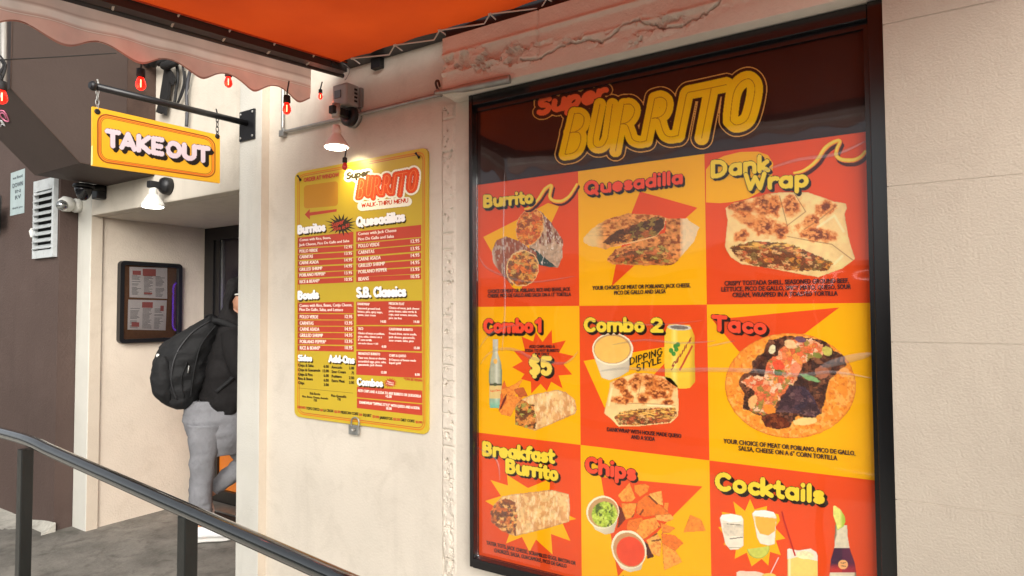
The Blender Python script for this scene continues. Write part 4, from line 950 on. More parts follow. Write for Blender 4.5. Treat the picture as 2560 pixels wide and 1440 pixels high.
wrap(om, tC2([(360, 1070), (420, 1020), (640, 990), (940, 980), (960, 1060), (880, 1120), (560, 1150), (400, 1140)]),
     [(*tC2([(420, 760)])[0], 16, 14, 50), (*tC2([(570, 740)])[0], 14, 20, 0), (*tC2([(700, 740)])[0], 16, 18, 20), (*tC2([(840, 770)])[0], 26, 16, 10), (*tC2([(480, 850)])[0], 20, 9, 40), (*tC2([(440, 915)])[0], 22, 7, 5), (*tC2([(640, 890)])[0], 16, 12, 0), (*tC2([(790, 850)])[0], 26, 12, 10), (*tC2([(860, 930)])[0], 12, 6, 0)],
     [tC2([(620, 690), (590, 880)]), tC2([(500, 770), (590, 700)]), tC2([(370, 945), (640, 940), (940, 960)])], 33, 'small_wrap_picture', [tC2([(340, 800), (310, 960)]), tC2([(680, 960), (900, 965)])], 0.72)
# combo 1 : bottle, chips, burrito
o = tC1([(210, 360), (270, 360), (268, 500), (300, 600), (312, 700), (308, 1075), (180, 1070), (172, 700), (190, 590), (212, 500)])
A = Art(bbx(o), 'y', Y2, 1.2); m = A.pm(o); A.paint(m, (176, 176, 150), 0.25, 10, 3)
cx = tC1([(240, 0)])[0][0]; A.blend(m, (232, 230, 214), np.clip(1-np.abs(A.X-cx-3)/6, 0, 1)*0.6); A.blend(m, (90, 120, 100), np.clip((np.abs(A.X-cx)-11)/5, 0, 0.8))
yb = tC1([(0, 900)])[0][1]; A.blend(m & (A.Y > yb+18), (120, 190, 160), np.clip((A.Y-yb-10)/30, 0, 0.9)); A.blend(m & (np.abs(A.Y-yb) < 17), (228, 196, 120), np.full(A.X.shape, 0.85))
A.blend(m & (np.abs(A.Y-(yb-17)) < 2.4), (60, 60, 50), np.full(A.X.shape, .9)); A.blend(m & (A.em(cx, yb-18, 5, 4.5)), (80, 90, 60), np.full(A.X.shape, .9))
A.blend(m & (A.em(cx, tC1([(0, 590)])[0][1], 5, 7)), (240, 176, 40), np.full(A.X.shape, .8)); A.blend(m & (A.Y < tC1([(0, 440)])[0][1]), (196, 190, 176), np.full(A.X.shape, .7))
A.build('bottle_picture', po_)
lettering('bottle_brand', [('Topo Chico', tC1([(186, 905)])[0], tC1([(290, 895)])[0], 5)], 'y', Y2-0.0005, redp, po_, 0.6)
def chip(A, pts, seed, base=(240, 168, 76)):
    m = A.pm(pts, 1.0); A.paint(m, base, 0.28, 6, seed); e = A.sd(pts+[pts[0]]); A.blend(m, (150, 66, 30), np.clip(1.3-e, 0, 1)*0.8); A.blend(m, (206, 104, 44), np.clip((fbm(A.X/5, A.Y/5, seed+4)-0.55)*6, 0, 0.6))
cp = [([(270, 1130), (300, 850), (335, 775), (370, 900), (330, 1010)], (226, 110, 50)), ([(290, 880), (420, 830), (545, 755), (480, 850), (540, 860), (430, 960), (330, 1000)], (242, 150, 60)), ([(430, 880), (530, 850), (580, 950), (480, 960)], (190, 96, 50)), ([(275, 1100), (370, 930), (520, 960), (440, 1080), (400, 1160), (300, 1140)], (244, 150, 64))]
A = Art(bbx(tC1([p for c, _ in cp for p in c])), 'y', Y2-0.0003)
for k, (c, bs) in enumerate(cp): chip(A, tC1(c), 40+k, bs)
A.paint(A.pm(tC1([(280, 1090), (330, 960), (360, 920), (350, 980), (300, 1080)])), (110, 40, 30), .2)
A.build('chips_picture', po_)
def roll(o, face, fillc, name, seed, y=Y2-0.0006, dark=0.5):
    A = Art(bbx(o), 'y', y); m = A.pm(o, 1.2); A.paint(m, (232, 190, 128), 0.3, 10, seed)
    A.blend(m, (196, 112, 50), np.clip((fbm(A.X/9, A.Y/12, seed+1)-0.46)*5, 0, dark)); A.blend(m, (246, 224, 176), np.clip((fbm(A.X/4, A.Y/14, seed+2)-0.55)*5, 0, 0.55))
    cy = (A.Y.min()+A.Y.max())/2; e = A.sd(o+[o[0]]); A.blend(m, (140, 84, 44), np.clip(1-e/4, 0, 1)*0.55)
    A.chunks(A.pm(face, 3, 6) & m, fillc, 5.2, seed+5, 0.62)
    return A.build(name, po_)
roll(tC1([(440, 1050), (500, 980), (620, 930), (870, 880), (960, 900), (1060, 980), (1082, 1090), (1060, 1130), (860, 1220), (650, 1305), (560, 1280), (440, 1240)]), tC1([(440, 1050), (500, 980), (640, 1040), (660, 1290), (560, 1280), (440, 1245)]), [(70, 36, 40), (100, 44, 34), (226, 140, 60), (200, 100, 50), (170, 176, 84), (60, 30, 30), (240, 160, 80)], 'burrito_roll_picture', 61)
roll(tB([(180, 800), (220, 720), (300, 640), (420, 620), (800, 575), (970, 620), (985, 750), (975, 900), (700, 980), (430, 1045), (300, 1000), (190, 900)]), tB([(180, 800), (220, 720), (330, 660), (430, 700), (455, 860), (430, 1040), (290, 1000), (190, 900)]), [(130, 66, 50), (90, 50, 50), (230, 130, 60), (240, 170, 90), (210, 100, 60), (60, 50, 60), (244, 190, 110)], 'breakfast_burrito_picture', 71)
# combo 2 : cup and can
def cup(name, rim, inner, liq, body, lc, seed, y=Y2, extra=None, angle=0):
    A = Art(bbx(body+[(rim[0]-rim[2], rim[1]-rim[3]), (rim[0]+rim[2], rim[1]+rim[3])]), 'y', y)
    A.paint(A.pm(body), (222, 210, 182), 0.08, 14, seed); A.blend(A.pm(body), (170, 152, 128), np.clip((A.X-rim[0])/rim[2]*0.5+0.1, 0, 0.6))
    A.paint(A.em(*rim[:4], angle), (244, 228, 196), 0.04, 9, seed); A.paint(A.em(*inner, angle), (196, 150, 100), 0.08, 9, seed); m = A.em(*liq, angle); A.paint(m, lc, 0.08, 12, seed)
    if extra: extra(A, m)
    return A.build(name, po_)
cup('queso_cup_picture', (*tC2([(347, 425)])[0], 52, 41), (*tC2([(345, 425)])[0], 47, 37), (*tC2([(342, 430)])[0], 44, 34), tC2([(160, 480), (240, 700), (320, 725), (420, 690), (500, 640), (535, 480)]), (248, 190, 96), 5)
o = tC2([(860, 215), (880, 190), (1080, 195), (1098, 230), (1125, 300), (1130, 740), (1080, 800), (975, 805), (880, 740), (838, 700), (835, 300)])
A = Art(bbx(o), 'y', Y2, 1.2); m = A.pm(o); A.paint(m, (238, 196, 60), 0.08, 14, 2); xc = tC2([(985, 0)])[0][0]
A.blend(m, (250, 232, 130), np.clip(1-np.abs(A.X-xc+14)/10, 0, 1)*0.7); A.blend(m, (190, 150, 40), np.clip((A.X-xc-22)/18, 0, .7)); A.paint(A.em(*tC2([(978, 222)])[0], 30, 7, 3), (206, 200, 186), 0.4, 4, 8); A.paint(A.em(*tC2([(978, 222)])[0], 23, 4.5, 3), (120, 112, 104), 0.4, 3, 9)
for gx, gy in ((900, 440), (940, 400), (965, 385), (925, 470), (950, 430)): A.paint(A.em(*tC2([(gx, gy)])[0], 5.5, 6), (70, 140, 60), .2, 5)
A.paint(A.sd(tC2([(985, 620), (1100, 400)])) < 2.4, (196, 70, 50)); A.build('soda_can_picture', po_)
lettering('can_brand', [('Squirt', tC2([(895, 640)])[0], tC2([(1090, 345)])[0], 15, 0.25)], 'y', Y2-0.0006, mat('can_red', (170, 60, 44), 0.5), po_, 1.3)
# taco
cT = tT([(742, 668)])[0]; A = Art((cT[0]-172, cT[1]-138, cT[0]+172, cT[1]+138), 'y', Y2)
e = A.ev(*cT, 164, 132, 2, 0.012, 9); m = e < 1; A.paint(m, (244, 150, 52), 0.22, 16, 4); A.blend(m, (250, 190, 100), np.clip((fbm(A.X/11, A.Y/11, 6)-0.52)*5, 0, .6)); A.blend(m, (206, 96, 30), np.clip((fbm(A.X/5, A.Y/5, 9)-0.58)*7, 0, .6)); A.blend(m, (190, 96, 40), np.clip(1-(1-e)*38, 0, .6))
pile = tT([(500, 410), (560, 300), (700, 270), (860, 270), (1010, 290), (1100, 380), (1190, 420), (1190, 510), (1120, 560), (1050, 640), (1030, 780), (990, 900), (900, 930), (800, 920), (740, 1000), (660, 1025), (560, 1000), (500, 920), (420, 880), (355, 860), (360, 740), (320, 640), (350, 580), (430, 540), (430, 470)])
mp = A.pm(pile, 5, 12); A.chunks(mp, [(66, 38, 32), (52, 36, 36), (92, 50, 36), (44, 32, 30), (124, 74, 50), (96, 62, 46), (150, 96, 66)], 7, 5, 0.7)
ms = A.pm(tT([(560, 470), (620, 420), (720, 300), (900, 280), (1000, 320), (1010, 400), (860, 470), (830, 540), (760, 660), (660, 760), (600, 880), (520, 910), (400, 860), (440, 720), (340, 640), (400, 580), (520, 590)]), 7, 12)
A.chunks(ms & mp, [(232, 92, 50), (240, 130, 74), (244, 176, 130), (214, 72, 44), (236, 150, 60), (250, 210, 170), (226, 110, 60), (120, 130, 50)], 7.5, 15, 0.5)
for gx, gy, rx, ry, cc_ in ((590, 370, 8, 12, (226, 216, 170)), (740, 330, 16, 11, (240, 196, 140)), (820, 290, 14, 7, (110, 80, 100)), (640, 560, 11, 8, (84, 110, 50)), (1040, 385, 13, 11, (196, 186, 90)), (900, 605, 26, 6, (130, 170, 110)), (960, 420, 12, 7, (130, 130, 60)), (1000, 560, 18, 16, (176, 110, 80)), (430, 800, 10, 18, (240, 176, 110)), (640, 500, 16, 12, (234, 88, 56)), (780, 530, 14, 15, (240, 140, 100)), (570, 860, 16, 13, (240, 140, 50)), (1180, 560, 14, 12, (244, 170, 100))):
    A.paint(A.em(*tT([(gx, gy)])[0], rx, ry, 20, 0.25, 6, gx), cc_, .3, 5, gx)
A.chunks(A.pm(tT([(620, 880), (680, 760), (740, 660), (860, 680), (940, 780), (990, 890), (940, 925), (830, 900), (720, 890)]), 3), [(76, 60, 76), (60, 50, 62), (96, 66, 70), (62, 44, 46), (130, 96, 90)], 10, 25, 0.6)
A.chunks(A.pm(tT([(500, 930), (600, 890), (700, 930), (745, 1000), (650, 1025), (540, 1005)]), 3), [(110, 48, 28), (70, 34, 26), (140, 70, 36)], 7, 27, 0.6)
A.paint(A.em(*tT([(860, 960)])[0], 32, 9, -5, .2), (250, 206, 130), .1); A.build('taco_picture', po_)
# chips with dips
tri = [([(1455, 635), (1575, 500), (1640, 660), (1600, 700), (1500, 700)],), ([(1620, 530), (1730, 515), (1780, 540), (1760, 600), (1680, 655), (1625, 600)],), ([(1760, 620), (1900, 580), (1915, 740), (1850, 720)],), ([(1650, 700), (1750, 620), (1920, 760), (1980, 820), (1720, 850), (1640, 820)],), ([(1490, 710), (1650, 710), (1620, 850), (1540, 880), (1500, 780)],), ([(1920, 705), (1972, 705), (1960, 800), (1915, 760)],), ([(1830, 830), (1990, 820), (2030, 870), (1950, 905), (1840, 880)],), ([(1560, 880), (1700, 850), (1760, 960), (1700, 1080), (1600, 1060), (1540, 960)],), ([(1690, 880), (1830, 850), (1890, 940), (1720, 1080), (1640, 1000)],), ([(1880, 900), (2040, 960), (1980, 1010), (1900, 1010)],), ([(1740, 1080), (1850, 1000), (1900, 1090), (1880, 1250), (1800, 1220)],), ([(1890, 1010), (2030, 1030), (2120, 1110), (2040, 1190), (1900, 1120)],), ([(1900, 1110), (2040, 1190), (2110, 1300), (1920, 1390), (1910, 1250)],), ([(2180, 825), (2290, 870), (2345, 990), (2110, 1005)],)]
A = Art(bbx(tB([p for t in tri for p in t[0]])), 'y', Y2-0.0002)
A.paint(A.pm(tB([(1460, 720), (1540, 800), (1550, 860), (1440, 990), (1460, 900)]), 1), (116, 52, 34), .2); A.paint(A.pm(tB([(1720, 1080), (1760, 1120), (1830, 1250), (1750, 1270)]), 1), (80, 40, 34), .2)
for k, (t,) in enumerate(tri): chip(A, tB(t), 80+k*3, [(244, 158, 66), (238, 140, 52), (246, 172, 84), (232, 120, 44)][k % 4])
for l_ in ([(1710, 780), (1680, 830)], [(1870, 950), (1890, 1000), (1730, 1070)], [(1600, 860), (1640, 800)], [(1800, 1090), (1895, 1075)], [(1770, 640), (1850, 720)]): A.blend(A.sd(tB(l_)) < 2, (80, 34, 24), np.full(A.X.shape, .85))
A.build('tortilla_chips_picture', po_)
def guac(A, m):
    A.chunks(m, [(176, 196, 60), (196, 210, 80), (140, 170, 50), (206, 220, 100)], 6, 4, .4); A.blend(m & (np.abs(A.X-1510) < 22), (60, 76, 40), np.clip((fbm(A.X/5, A.Y/9, 3)-0.5)*7, 0, .85))
cup('guacamole_cup_picture', (*tB([(1307, 800)])[0], 41, 42), (*tB([(1312, 805)])[0], 36.5, 38), (*tB([(1325, 825)])[0], 32, 32), tB([(1145, 830), (1230, 980), (1330, 1030), (1420, 1010), (1460, 880)]), (180, 200, 70), 8, Y2-0.0006, guac, 62)
cup('salsa_cup_picture', (*tB([(1570, 1170)])[0], 50, 43), (*tB([(1572, 1180)])[0], 45, 38), (*tB([(1585, 1195)])[0], 38, 34), tB([(1400, 1230), (1490, 1370), (1580, 1405), (1690, 1380), (1745, 1210)]), (226, 78, 50), 9, Y2-0.0008, None, 60)
# cocktails
def glass_pic(o, parts, name, y=Y2):
    A = Art(bbx(o), 'y', y, 1.2)
    m = A.pm(o); A.paint(m, (232, 222, 200), 0.12, 9, 3)
    for mk, c, v in parts(A): A.paint(mk & m, c, v, 7, 5)
    e = A.sd(o+[o[0]]); A.blend(m, (120, 110, 90), np.clip(1.5-e, 0, 1)*0.8); A.blend(m, (255, 250, 240), np.clip(1-np.abs(A.X-A.X.min()-10)/4, 0, 1)*0.4)
    return A.build(name, po_)
glass_pic(tK([(232, 745), (260, 700), (380, 688), (500, 715), (525, 760), (525, 1080), (460, 1125), (360, 1130), (300, 1060), (255, 860)]), lambda A: [(A.pm(tK([(245, 800), (520, 820), (520, 960), (300, 960)])), (216, 204, 180), .25), (A.em(*tK([(378, 745)])[0], 28, 10, 5), (244, 240, 226), .1), (A.sd(tK([(360, 995), (510, 975)])) < 1.2, (110, 100, 84), 0), (A.sd(tK([(320, 815), (500, 830)])) < 1.0, (130, 120, 100), 0), (A.sd(tK([(350, 1100), (500, 1100)])) < 1.0, (130, 120, 100), 0)], 'shot_glass_picture')
glass_pic(tK([(620, 690), (660, 650), (780, 645), (890, 670), (922, 730), (900, 1060), (820, 1080), (720, 1055), (680, 980), (645, 780)]), lambda A: [(A.pm(tK([(640, 720), (915, 750), (900, 900), (820, 955), (720, 930), (680, 860)])), (250, 176, 70), .08), (A.em(*tK([(770, 690)])[0], 30, 8, 5), (250, 240, 226), .08)], 'amber_shot_picture', Y2-0.0002)
glass_pic(tK([(1042, 1115), (1070, 1105), (1180, 1130), (1330, 1105), (1400, 1150), (1415, 1190), (1418, 1460), (1050, 1460)]), lambda A: [(A.pm(tK([(1050, 1240), (1180, 1210), (1410, 1260), (1412, 1460), (1055, 1460)])), (246, 206, 110), .08), (A.em(*tK([(1260, 1190)])[0], 22, 10, 5), (244, 226, 176), .3)], 'iced_drink_picture')
A = Art(bbx(tK([(560, 1060), (840, 1240)])), 'y', Y2-0.0004, 1.2); q = A.em(*tK([(700, 1100)])[0], 29, 28, 0) & (A.Y > tK([(0, 1095)])[0][1]-(A.X-tK([(700, 0)])[0][0])*0.15); A.paint(q, (196, 200, 90), .15, 6); A.blend(q, (120, 150, 50), np.clip((A.ev(*tK([(700, 1100)])[0], 29, 28)-0.88)*9, 0, .8)); A.build('lime_wedge_picture', po_)
A = Art(bbx(tK([(430, 1370), (900, 1470)])), 'y', Y2-0.0004, 1.2); q = A.pm(tK([(432, 1395), (470, 1376), (700, 1385), (770, 1410), (900, 1440), (900, 1470), (440, 1470)])); A.paint(q, (240, 206, 180), .1, 8); q = A.em(*tK([(830, 1440)])[0], 18, 8); A.paint(q, (226, 190, 90), .2); A.build('cocktail_rim_picture', po_)
ob_ = tK([(1618, 890), (1620, 820), (1770, 830), (1775, 960), (1800, 1110), (1860, 1280), (1880, 1400), (1880, 1460), (1550, 1460), (1555, 1380), (1570, 1240), (1610, 1100)])
A = Art(bbx(ob_+tK([(1600, 580)])), 'y', Y2, 1.2); m = A.pm(ob_); A.paint(m, (216, 206, 176), .15, 8); xc = tK([(1705, 0)])[0][0]; A.blend(m, (96, 84, 50), np.clip((np.abs(A.X-xc)-12-np.clip((A.Y-tK([(0, 950)])[0][1])*0.33, 0, 18))/4, 0, .8))
lb = m & (A.Y > tK([(0, 1100)])[0][1]+1) & (A.Y < tK([(0, 1400)])[0][1]); A.paint(lb, (70, 34, 60), .2, 10); A.blend(lb, (200, 50, 40), np.clip((A.Y-tK([(0, 1290)])[0][1])/16, 0, .9)); A.blend(lb & (A.X > xc), (110, 40, 70), np.full(A.X.shape, .5))
A.paint(A.em(*tK([(1717, 1303)])[0], 12.2, 11.6), (240, 176, 110), .05)
wd = A.pm(tK([(1597, 600), (1620, 590), (1690, 640), (1740, 720), (1750, 790), (1720, 850), (1650, 890), (1625, 800), (1598, 720)])); A.paint(wd, (226, 226, 120), .2, 5); A.blend(wd, (160, 190, 60), np.clip((A.X-tK([(1680, 0)])[0][0])/8, 0, .9)); A.blend(wd, (150, 180, 60), np.clip(1.5-A.sd(tK([(1625, 800), (1650, 890), (1720, 850)])), 0, 1)); A.build('beer_bottle_picture', po_)
lettering('bottle_emblem', [('Topo', tK([(1685, 1295)])[0], tK([(1750, 1285)])[0], 4), ('Chico', tK([(1690, 1325)])[0], tK([(1750, 1330)])[0], 4)], 'y', Y2-0.0006, inkp, po_, 0.5)
A = Art(bbx(tK([(970, 660), (1150, 1210)])), 'y', Y2-0.0005, 1.1); A.paint(A.sd(tK([(985, 672), (1005, 760), (1140, 1190)])) < 2.6, (190, 44, 34), .15); A.build('red_straw_picture', po_)
A = Art(bbx(tK([(840, 1210), (950, 1420)])), 'y', Y2-0.0005, 1.1); A.paint(A.sd(tK([(940, 1222), (850, 1405)])) < 2.0, (236, 196, 190), .05); A.build('white_straw_picture', po_)
# cheese squiggles
def squig(pl, ws, sh, name):
    pl = [tuple(v)[:2] for v in smooth_path([(x, y, 0) for x, y in pl], 5)]; n = len(pl)
    A = Art(bbx(pl, 9), 'y', Y2-0.0003, 1.2)
    def sdw(dx, dy):
        D = np.full(A.X.shape, 9.); 
        for i in range(n-1):
            w = np.interp(i/(n-1), [0, .25, .5, .75, 1], ws); D = np.minimum(D, A.sd([pl[i], pl[i+1]], dx, dy)-w)
        return D
    for k in range(4): A.paint(sdw(sh[0]*(1-k/4), sh[1]*(1-k/4)) < 0.8, (70, 18, 14))
    d = sdw(0, 0); A.paint(sdw(1.2, 2.2) < 0, (238, 120, 60)); A.paint(d < 0, (255, 192, 30), .08, 8); A.blend(d < 0, (255, 226, 120), np.clip((-d-1.5)/2, 0, .5))
    return A.build(name, po_)
squig([(1312, 522), (1325, 518), (1345, 498), (1362, 472), (1378, 463), (1376, 478), (1374, 492), (1384, 501), (1404, 502), (1424, 488), (1442, 460)], [2.4, 4.2, 3.6, 4.4, 3], (5, 7), 'melted_cheese_stroke')
squig([(1985, 432), (2010, 425), (2040, 402), (2062, 370), (2085, 354), (2100, 352), (2092, 372), (2090, 388), (2104, 398), (2130, 400), (2150, 392), (2163, 378)], [3, 5, 4, 5, 4], (6, 11), 'melted_cheese_stroke')
# headings
Y3 = YB-0.0032; FY = (255, 206, 60); FR = (240, 78, 48)
def H(t, a, b, h, c, sh=(5, 6), **k): return heading(po_, t, a, b, h, c, 'y', k.pop('val', Y3), sh=sh, **k)
H('Burrito', (1208, 521), (1334, 509), 34, FY)
H('Quesadilla', (1459, 489), (1708, 460), 36, FR, name='heading')
H('Dank', (1776, 447), (1925, 430), 46, FY, (6, 5)); H('Wrap', (1860, 478), (2024, 468), 46, FY, (6, 6), val=Y3-0.0008)
H('Combo', (1208, 834), (1333, 833), 38, FR); H('1', (1337, 832), (1357, 832), 38, FR)
H('Combo', (1459, 831), (1612, 831), 38, FY); H('2', (1624, 831), (1660, 832), 38, FY)
H('Taco', (1779, 828), (1918, 838), 42, FR, (7, 5))
H('Breakfast', (1206, 1140), (1386, 1160), 38, FY, (5, 5)); H('Burrito', (1264, 1183), (1396, 1204), 38, FY, (5, 5), val=Y3-0.0008)
H('Chips', (1462, 1181), (1590, 1204), 42, FR, (5, 5)); H('Cocktails', (1786, 1226), (2062, 1262), 48, FY, (8, 8))
H('$5', (1322, 940), (1380, 940), 50, (255, 206, 90), (6, 6))
def plain(txt, pL, pR, h, name='heading', fill=(36, 26, 18), r=.13, slant=0, ax='y', val=Y3, par=po_, step=1.1):
    st = word(txt, pL, pR, h, slant); xs_ = [p[0] for s_ in st for p in s_]; ys_ = [p[1] for s_ in st for p in s_]
    A = Art((min(xs_)-8, min(ys_)-8, max(xs_)+8, max(ys_)+8), ax, val, step); A.paint(A.sd(st) < r*h, fill); return A.build(name, par)
plain('DIPPING', (1573, 915), (1657, 888), 21, r=.10); plain('STYLE', (1590, 932), (1654, 908), 21, r=.10)
cap = [('CHOICE OF MEAT OR POBLANO, RICE AND BEANS, JACK', (1219, 733), (1425, 727), 9), ('CHEESE, PICO DE GALLO AND SALSA ON A 13" TORTILLA', (1219, 744), (1427, 740), 9),
 ('YOUR CHOICE OF MEAT OR POBLANO, JACK CHEESE,', (1481, 725), (1726, 718), 10), ('PICO DE GALLO AND SALSA', (1535, 737), (1664, 733), 10),
 ('CRISPY TOSTADA SHELL, SEASONED GROUND BEEF,', (1811, 714), (2122, 707), 11.5), ('LETTUCE, PICO DE GALLO, SPICY MAYO, QUESO, SOUR', (1803, 729), (2127, 722), 11.5), ('CREAM, WRAPPED IN A TOASTED TORTILLA', (1831, 743), (2094, 739), 11.5),
 ('ADD CHIPS AND A', (1323, 870), (1387, 870), 7.5), ('SODA TO ANY BURRITO', (1312, 880), (1398, 880), 7.5), ('FOR ONLY', (1337, 889), (1373, 889), 7.5),
 ('DANKWRAP WITH HOUSE MADE QUESO', (1517, 1078), (1703, 1095), 10), ('AND A SODA', (1578, 1097), (1637, 1103), 10),
 ('YOUR CHOICE OF MEAT OR POBLANO, PICO DE GALLO,', (1809, 1108), (2138, 1139), 11.5), ('SALSA, CHEESE ON A 6" CORN TORTILLA', (1846, 1126), (2093, 1151), 11.5),
 ('TATER TOTS, JACK CHEESE, SCRAMBLED EGGS, BACON OR', (1216, 1361), (1439, 1413), 9.5), ('CHORIZO, SALSA, GUACAMOLE, PICO DE GALLO', (1235, 1380), (1416, 1420), 9.5), ('MADE FRESH', (1556, 1448), (1640, 1462), 9)]
lettering('caption_text', cap, 'y', Y3-0.0003, inkp, po_, 1.2)
# the logo
kx = 1080/2560; tL = lambda pts: [(1160+kx*u, 150+kx*v) for u, v in pts]
def sm(pts, n=5): return [tuple(v)[:2] for v in smooth_path([(x, y, 0) for x, y in pts], n)]
strokes = [
 tL([(598, 560), (655, 315)]), tL(sm([(655, 318), (690, 318), (712, 345), (700, 395), (660, 425), (625, 430)])), tL(sm([(625, 430), (680, 430), (692, 470), (675, 525), (640, 553), (598, 558)])),
 tL([(806, 262), (766, 460)]), tL(sm([(766, 460), (768, 500), (792, 518), (825, 508), (848, 470), (856, 430), (880, 262)])),
 tL([(948, 262), (898, 540)]), tL(sm([(948, 264), (985, 262), (1010, 290), (1000, 335), (970, 368), (932, 378)])), tL(sm([(932, 378), (965, 385), (985, 430), (1000, 470), (1040, 486), (1080, 478)])),
 tL([(1080, 480), (1130, 228)]), tL(sm([(1130, 228), (1170, 220), (1200, 245), (1195, 300), (1165, 335), (1115, 345)])), tL(sm([(1115, 345), (1155, 350), (1172, 400), (1190, 440), (1225, 456), (1270, 446)])),
 tL([(1268, 450), (1318, 205)]), tL(sm([(1318, 205), (1330, 192), (1360, 186), (1450, 168), (1555, 146)])), tL([(1466, 165), (1408, 462)]),
 tL(sm([(1578, 360), (1582, 300), (1600, 190), (1640, 130), (1690, 112), (1722, 150), (1718, 220), (1690, 330), (1660, 370), (1610, 385), (1578, 360)]))]
bbL = tL([(380, 20), (1810, 650)]); A = Art((bbL[0][0], bbL[0][1], bbL[1][0], bbL[1][1]), 'y', Y3, 1.15)
d = A.sd(strokes); rr_ = kx*np.interp(A.X, [1400, 1560, 1700, 1900], [36.5, 36, 41, 48])
sup = word('Super', (1338, 292), (1512, 252), 48, 0.18); ds = A.sd(sup)
dd1 = np.minimum(d-rr_, ds-7.0)
A.paint(dd1 < 11.2, (214, 160, 80), 0.15, 10); A.paint(dd1 < 8.0, (44, 22, 18)); 
A.paint(ds < 6.9, (255, 106, 60), .05, 9); A.paint((d-rr_) < 2.2, (52, 28, 16)); A.paint(d < rr_, (255, 190, 24), 0.05, 12)
A.paint(d < 1.0, (176, 112, 28))
A.build('logo_print', po_)
# clear pane over the print
box('glass', (-1.506, -0.0235, 0.4985), (-0.118, -0.0205, 2.2845), glass_mat('poster_glass', base=0.55, wav=0.6, rough=0.03), po_)

# clear raised strips added along the glare streaks, to catch light like creased film
fm = bpy.data.materials.new('clear_glare_film'); fm.use_nodes = True; nt = fm.node_tree; nt.nodes.remove(nt.nodes['Principled BSDF'])
t_ = nt.nodes.new('ShaderNodeBsdfTransparent'); g_ = nt.nodes.new('ShaderNodeBsdfGlossy'); g_.inputs['Roughness'].default_value = 0.45; lw_ = nt.nodes.new('ShaderNodeLayerWeight'); lw_.inputs[0].default_value = 0.25
mu_ = nt.nodes.new('ShaderNodeMath'); mu_.operation = 'MULTIPLY_ADD'; mu_.inputs[1].default_value = -0.19; mu_.inputs[2].default_value = 0.22; nt.links.new(lw_.outputs['Facing'], mu_.inputs[0])
x_ = nt.nodes.new('ShaderNodeMixShader'); nt.links.new(mu_.outputs[0], x_.inputs[0]); nt.links.new(t_.outputs[0], x_.inputs[1]); nt.links.new(g_.outputs[0], x_.inputs[2]); nt.links.new(x_.outputs[0], nt.nodes['Material Output'].inputs[0])
for pts_, w_ in (([(1197, 872), (1222, 838), (1262, 818), (1300, 812)], 3), ([(1200, 912), (1222, 884), (1258, 872), (1296, 878), (1330, 895), (1392, 908), (1422, 903), (1446, 878)], 4.5), ([(1770, 866), (1800, 860), (1838, 852)], 2.5),
                  ([(1500, 928), (1560, 921), (1650, 926), (1760, 924), (1880, 927), (1990, 938), (2080, 930), (2182, 946)], 5), ([(2050, 918), (2110, 900), (2182, 884)], 8), ([(1460, 800), (1560, 806), (1640, 812), (1760, 801)], 2), ([(1530, 862), (1610, 850), (1700, 858), (1790, 852)], 3),
                  ([(1197, 640), (1215, 668), (1262, 690), (1330, 705), (1440, 690)], 3.5), ([(1262, 430), (1258, 600), (1262, 760), (1255, 880)], 3), ([(1195, 1120), (1240, 1150), (1250, 1200)], 3), ([(1900, 430), (1990, 400), (2090, 385), (2170, 350)], 4)):
    sp_ = smooth_path([P(x, y, 'y', -0.0185) for x, y in pts_], 7); bm = bmesh.new(); rr_m = w_*0.00145; prev = None; n_ = len(sp_)
    for i_, p_ in enumerate(sp_):
        tt = (sp_[min(i_+1, n_-1)]-sp_[max(i_-1, 0)]).normalized(); sd_ = tt.cross(Vector((0, 1, 0))).normalized(); e_ = math.sin(math.pi*(i_+.3)/(n_-.4))**.5; ring = [bm.verts.new(p_+sd_*rr_m*e_*math.cos(a_)+Vector((0, -0.0016*math.sin(a_), 0))) for a_ in [math.pi*q_/6 for q_ in range(7)]]
        if prev:
            for q_ in range(6): bm.faces.new((prev[q_], prev[q_+1], ring[q_+1], ring[q_]))
        prev = ring
    bobj('glare_crease', bm, fm, po_, smooth=True)

# ------------------------------------------------------------------ yellow walk-up menu
mn = thing('menu_board', 'yellow walk-thru menu board with red price bars screwed to the wall', 'menu board', (-2.2, -0.01, 1.55))
yb = mat('menu_yellow', (196, 168, 44), 0.38, var=0.03, vscale=4, spec=0.5); rb = mat('menu_red', (188, 66, 44), 0.4, var=0.04, vscale=8); ob2 = mat('menu_orange', (206, 120, 30), 0.4); wt_ = mat('menu_white_ink', (250, 240, 224), 0.4); bki = mat('menu_black_ink', (50, 40, 20), 0.4)
MC = [(737, 432), (1069, 368), (1070, 1087), (736, 1041)]
slab_px('panel', rrect_px(MC, 14), 'y', -0.013, -0.002, yb, mn)
ym = -0.0134
ribbon('border_line', rrect_px(MC, 16, 8), 0.0055, 'y', ym, ob2, mn); ribbon('border_line', rrect_px(MC, 14, 12), 0.003, 'y', ym, rb, mn)
def mu(u, v):
    """crop of the photograph, upper half of the menu"""
    return (720+u*0.2639, 360+v*0.2639)
def ml(u, v): return (720+u*0.2778, 700+v*0.2778)
def bar(pts): return poly_px('price_bar', pts, 'y', ym, rb, mn)
yl = [890, 985, 1040, 1100, 1160, 1220, 1275, 1330]; yr = [890-75, 965-75, 0]
L = [(95, 885, 825), (95, 995, 958)]
def barl(y0l, y0r, y1l, y1r, f, xa, xb): bar([f(xa, y0l), f(xb, y0r), f(xb, y1r), f(xa, y1l)])
barl(888, 832, 985, 952, mu, 93, 620)
for a, b in ((995, 962), (1052, 1022), (1112, 1082), (1170, 1145), (1228, 1200), (1285, 1262)): barl(a, b, a+47, b+48, mu, 93, 620)
barl(830, 765, 935, 880, mu, 645, 1262)
